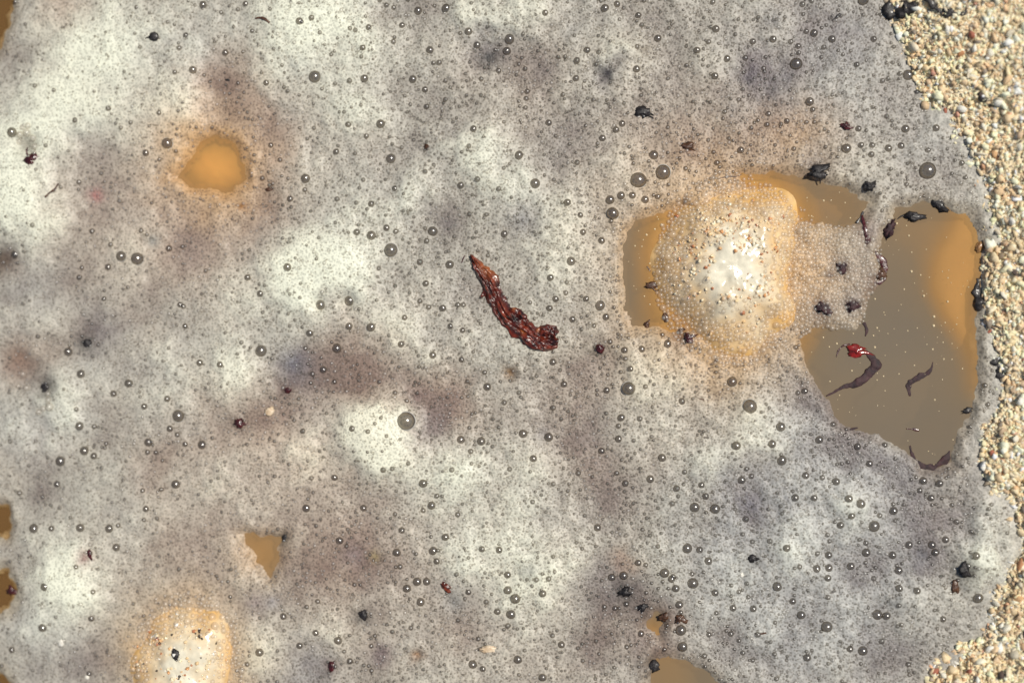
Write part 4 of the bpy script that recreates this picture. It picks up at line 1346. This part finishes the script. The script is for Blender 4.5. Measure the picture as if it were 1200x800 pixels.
STRIPS = [
    ('plant_strip', 'maroon', 'curled dark red strip along the froth edge over open water', [(1010, 252), (1014, 268), (1017, 282), (1026, 295), (1035, 308), (1037, 320), (1033, 330), (1024, 331)], [1, 3, 4, 3, 4, 4, 3.5, 1], .6),
    ('plant_strip', 'purple', 'twisted violet strip trailing from the cherry red skin', [(1014, 412), (1023, 420), (1026, 430), (1018, 440), (1006, 447), (992, 452), (980, 458), (968, 464)], [3, 5, 6, 6, 5, 3.5, 2, .8], .5),
    ('plant_strip', 'purple', 'reddish purple curled strip alone on the open brown water', [(1093, 424), (1090, 434), (1080, 441), (1070, 446), (1065, 454), (1066, 464)], [.8, 3, 5, 5, 4.5, 2], .5),
    ('plant_strip', 'maroon', 'thin maroon thread curling off the cherry red skin', [(996, 403), (988, 405), (983, 410), (980, 418)], [1.4, 1.2, 1.2, .6], .8),
    ('twig', 'purple', 'short dark twig lying at the ragged foam rim of the open water', [(990, 508), (998, 503), (1005, 501)], [1.0, 1.8, 1.0], .8),
    ('twig', 'maroon', 'short dark twig in the open water near its ragged tip', [(1062, 502), (1070, 503), (1077, 504)], [1.0, 1.7, .8], .8),
    ('plant_strip', 'purple', 'ragged purple scrap closing the ragged tip of the open water', [(1066, 522), (1070, 535), (1080, 545), (1095, 546), (1108, 540), (1113, 528)], [2, 5, 6, 6, 5, 2], .35),
    ('plant_strip', 'purple', 'purple strand across the froth bridge beside the water', [(1012, 378), (1016, 386), (1014, 394)], [2, 2.6, 1], .6),
    ('plant_strip', 'black', 'dark curled strand hanging above the curled dark red strip', [(1004, 262), (1008, 254), (1012, 248)], [2.6, 2, 1], .7),
    ('twig', 'brown', 'fine brown curl with a thicker dark end on cream foam', [(299, 22), (305, 21), (311, 23), (316, 27)], [1, 1.4, 2.2, 2.6], .8),
    ('twig', 'brown', 'thin reddish thread lying on grey foam by the white mound', [(68, 215), (64, 222), (58, 226), (53, 231)], [1.0, 1.2, 1.2, 1.4], .8),
    ('twig', 'black', 'tiny dark sliver in the foam near the dark corner water', [(137, 0), (140, 4), (142, 7)], [.8, 1.2, .8], .8),
    ('twig', 'brown', 'pale brown sliver lying in bright foam under the stone', [(815, 464), (820, 467), (825, 468)], [.7, 1.0, .7], .8),
    ('twig', 'brown', 'tiny dark sliver floating high in the narrow water gap', [(758, 312), (760, 315), (762, 318)], [1, 1.4, .8], .8),
    ('twig', 'brown', 'thin dark sliver on the wet face of the large stone', [(900, 286), (907, 289), (918, 292)], [.9, 1.2, .8], .8),
    ('twig', 'brown', 'fine brown root hair along the upper foam rim by the stone', [(842, 210), (852, 207), (862, 207), (870, 204)], [.6, .9, .9, .6], .8),
    ('twig', 'black', 'short dark sliver in grey foam near the dark end of the bank', [(975, 24), (981, 20), (985, 16)], [1.2, 1.8, 1], .8),
    ('twig', 'maroon', 'small reddish hook of thread beside the tip of the bark fragment', [(541, 308), (543, 303), (545, 299)], [.8, 1.2, .8], .8),
    ('twig', 'brown', 'small crossed brown sliver in pale foam near the lower edge', [(884, 742), (891, 742), (898, 741)], [.8, 1.2, .8], .8),
]
for k, (nm, mt, lab, pts, rads, fl) in enumerate(STRIPS):
    on_stone = 'wet face' in lab
    if on_stone:
        sf = lambda X, Y: (stone_z(STONE1, X, Y, 9.0, 8.6)[0] * MM, None)
    else:
        sf = None
    strip(nm, M[mt], lab, nm.replace('_', ' '), pts, [r * .74 for r in rads], fl * .3, .85, .35 if mt == 'purple' else 0.4, 20 + k, 14, 8, sf)

# shade in pits of the bank built as black strips, with some dark matter
SHADE_STRIPS = [
    ('black strip for shade and dark matter in the crack across the highest part of the sand bank', [(1040, 4), (1052, 14), (1062, 16), (1076, 8)], [7, 12, 11, 5]),
    ('long dark strip for shaded pits in the sand back from the pool', [(1088, -4), (1100, 10), (1118, 16), (1134, 14)], [4, 5, 5, 3]),
    ('black strip for shade on the lip of the bank beside the dark crack', [(1031, 18), (1034, 26), (1040, 30)], [3, 5, 4]),
    ('narrow dark strip for shade on the sand edge where foam meets the bank', [(1073, 106), (1078, 118), (1084, 133), (1092, 138)], [2, 4, 4, 2]),
    ('black strip for the shade along the bank beside the open water', [(1146, 326), (1146, 342), (1148, 356), (1151, 364)], [2, 5, 5, 2]),
    ('upper black strip in the notch of the bank below the open water', [(1163, 402), (1168, 420), (1171, 434), (1177, 444)], [2, 5, 6, 4]),
    ('lower black strip in the notch of the bank below the open water', [(1162, 462), (1168, 466), (1174, 462)], [4, 7, 4]),
    ('dark strip for shade in a hollow of the bank', [(1148, 108), (1154, 114), (1160, 124)], [3, 5, 3]),
    ('dark strip where the lower bank juts into the foam', [(1118, 752), (1130, 749), (1142, 741)], [2, 4, 2]),
]
for k, (lab, pts, rads) in enumerate(SHADE_STRIPS):
    strip('shade_strip', M['black'], lab, 'dried weed', pts, rads, .4, 1.1, .5, 60 + k, 14, 8, bank_h)

# beads of bubbles glistening round two scraps
for (nm, cx, cy, lst) in (('a', 36, 165, [(30, 160, 4), (38, 158, 5), (45, 164, 4), (47, 174, 4), (28, 168, 3.5), (40, 150, 3.5), (48, 182, 3), (33, 152, 3)]),
                          ('b', 58, 462, [(60, 461, 4), (62, 468, 4), (64, 476, 5), (50, 482, 4), (56, 478, 3.5), (28, 438, 4), (34, 454, 4), (24, 452, 3)])):
    A = np.array(lst, float)
    z = np.maximum(samp(FH, A[:, 0], A[:, 1]), 0)
    cen = at(A[:, 0], A[:, 1], 0.0)
    cen[:, 2] = z
    V, F = domes('x', cen, A[:, 2] * SU, 12, 4)
    o = obj('froth', mesh_np('froth', V, tris=F), M['froth'])
    tag(o, 'cluster of glistening clear beads round the wet dark red scrap' if nm == 'a' else 'cluster of glistening clear beads in the brown foam pit', 'froth', kind='stuff')
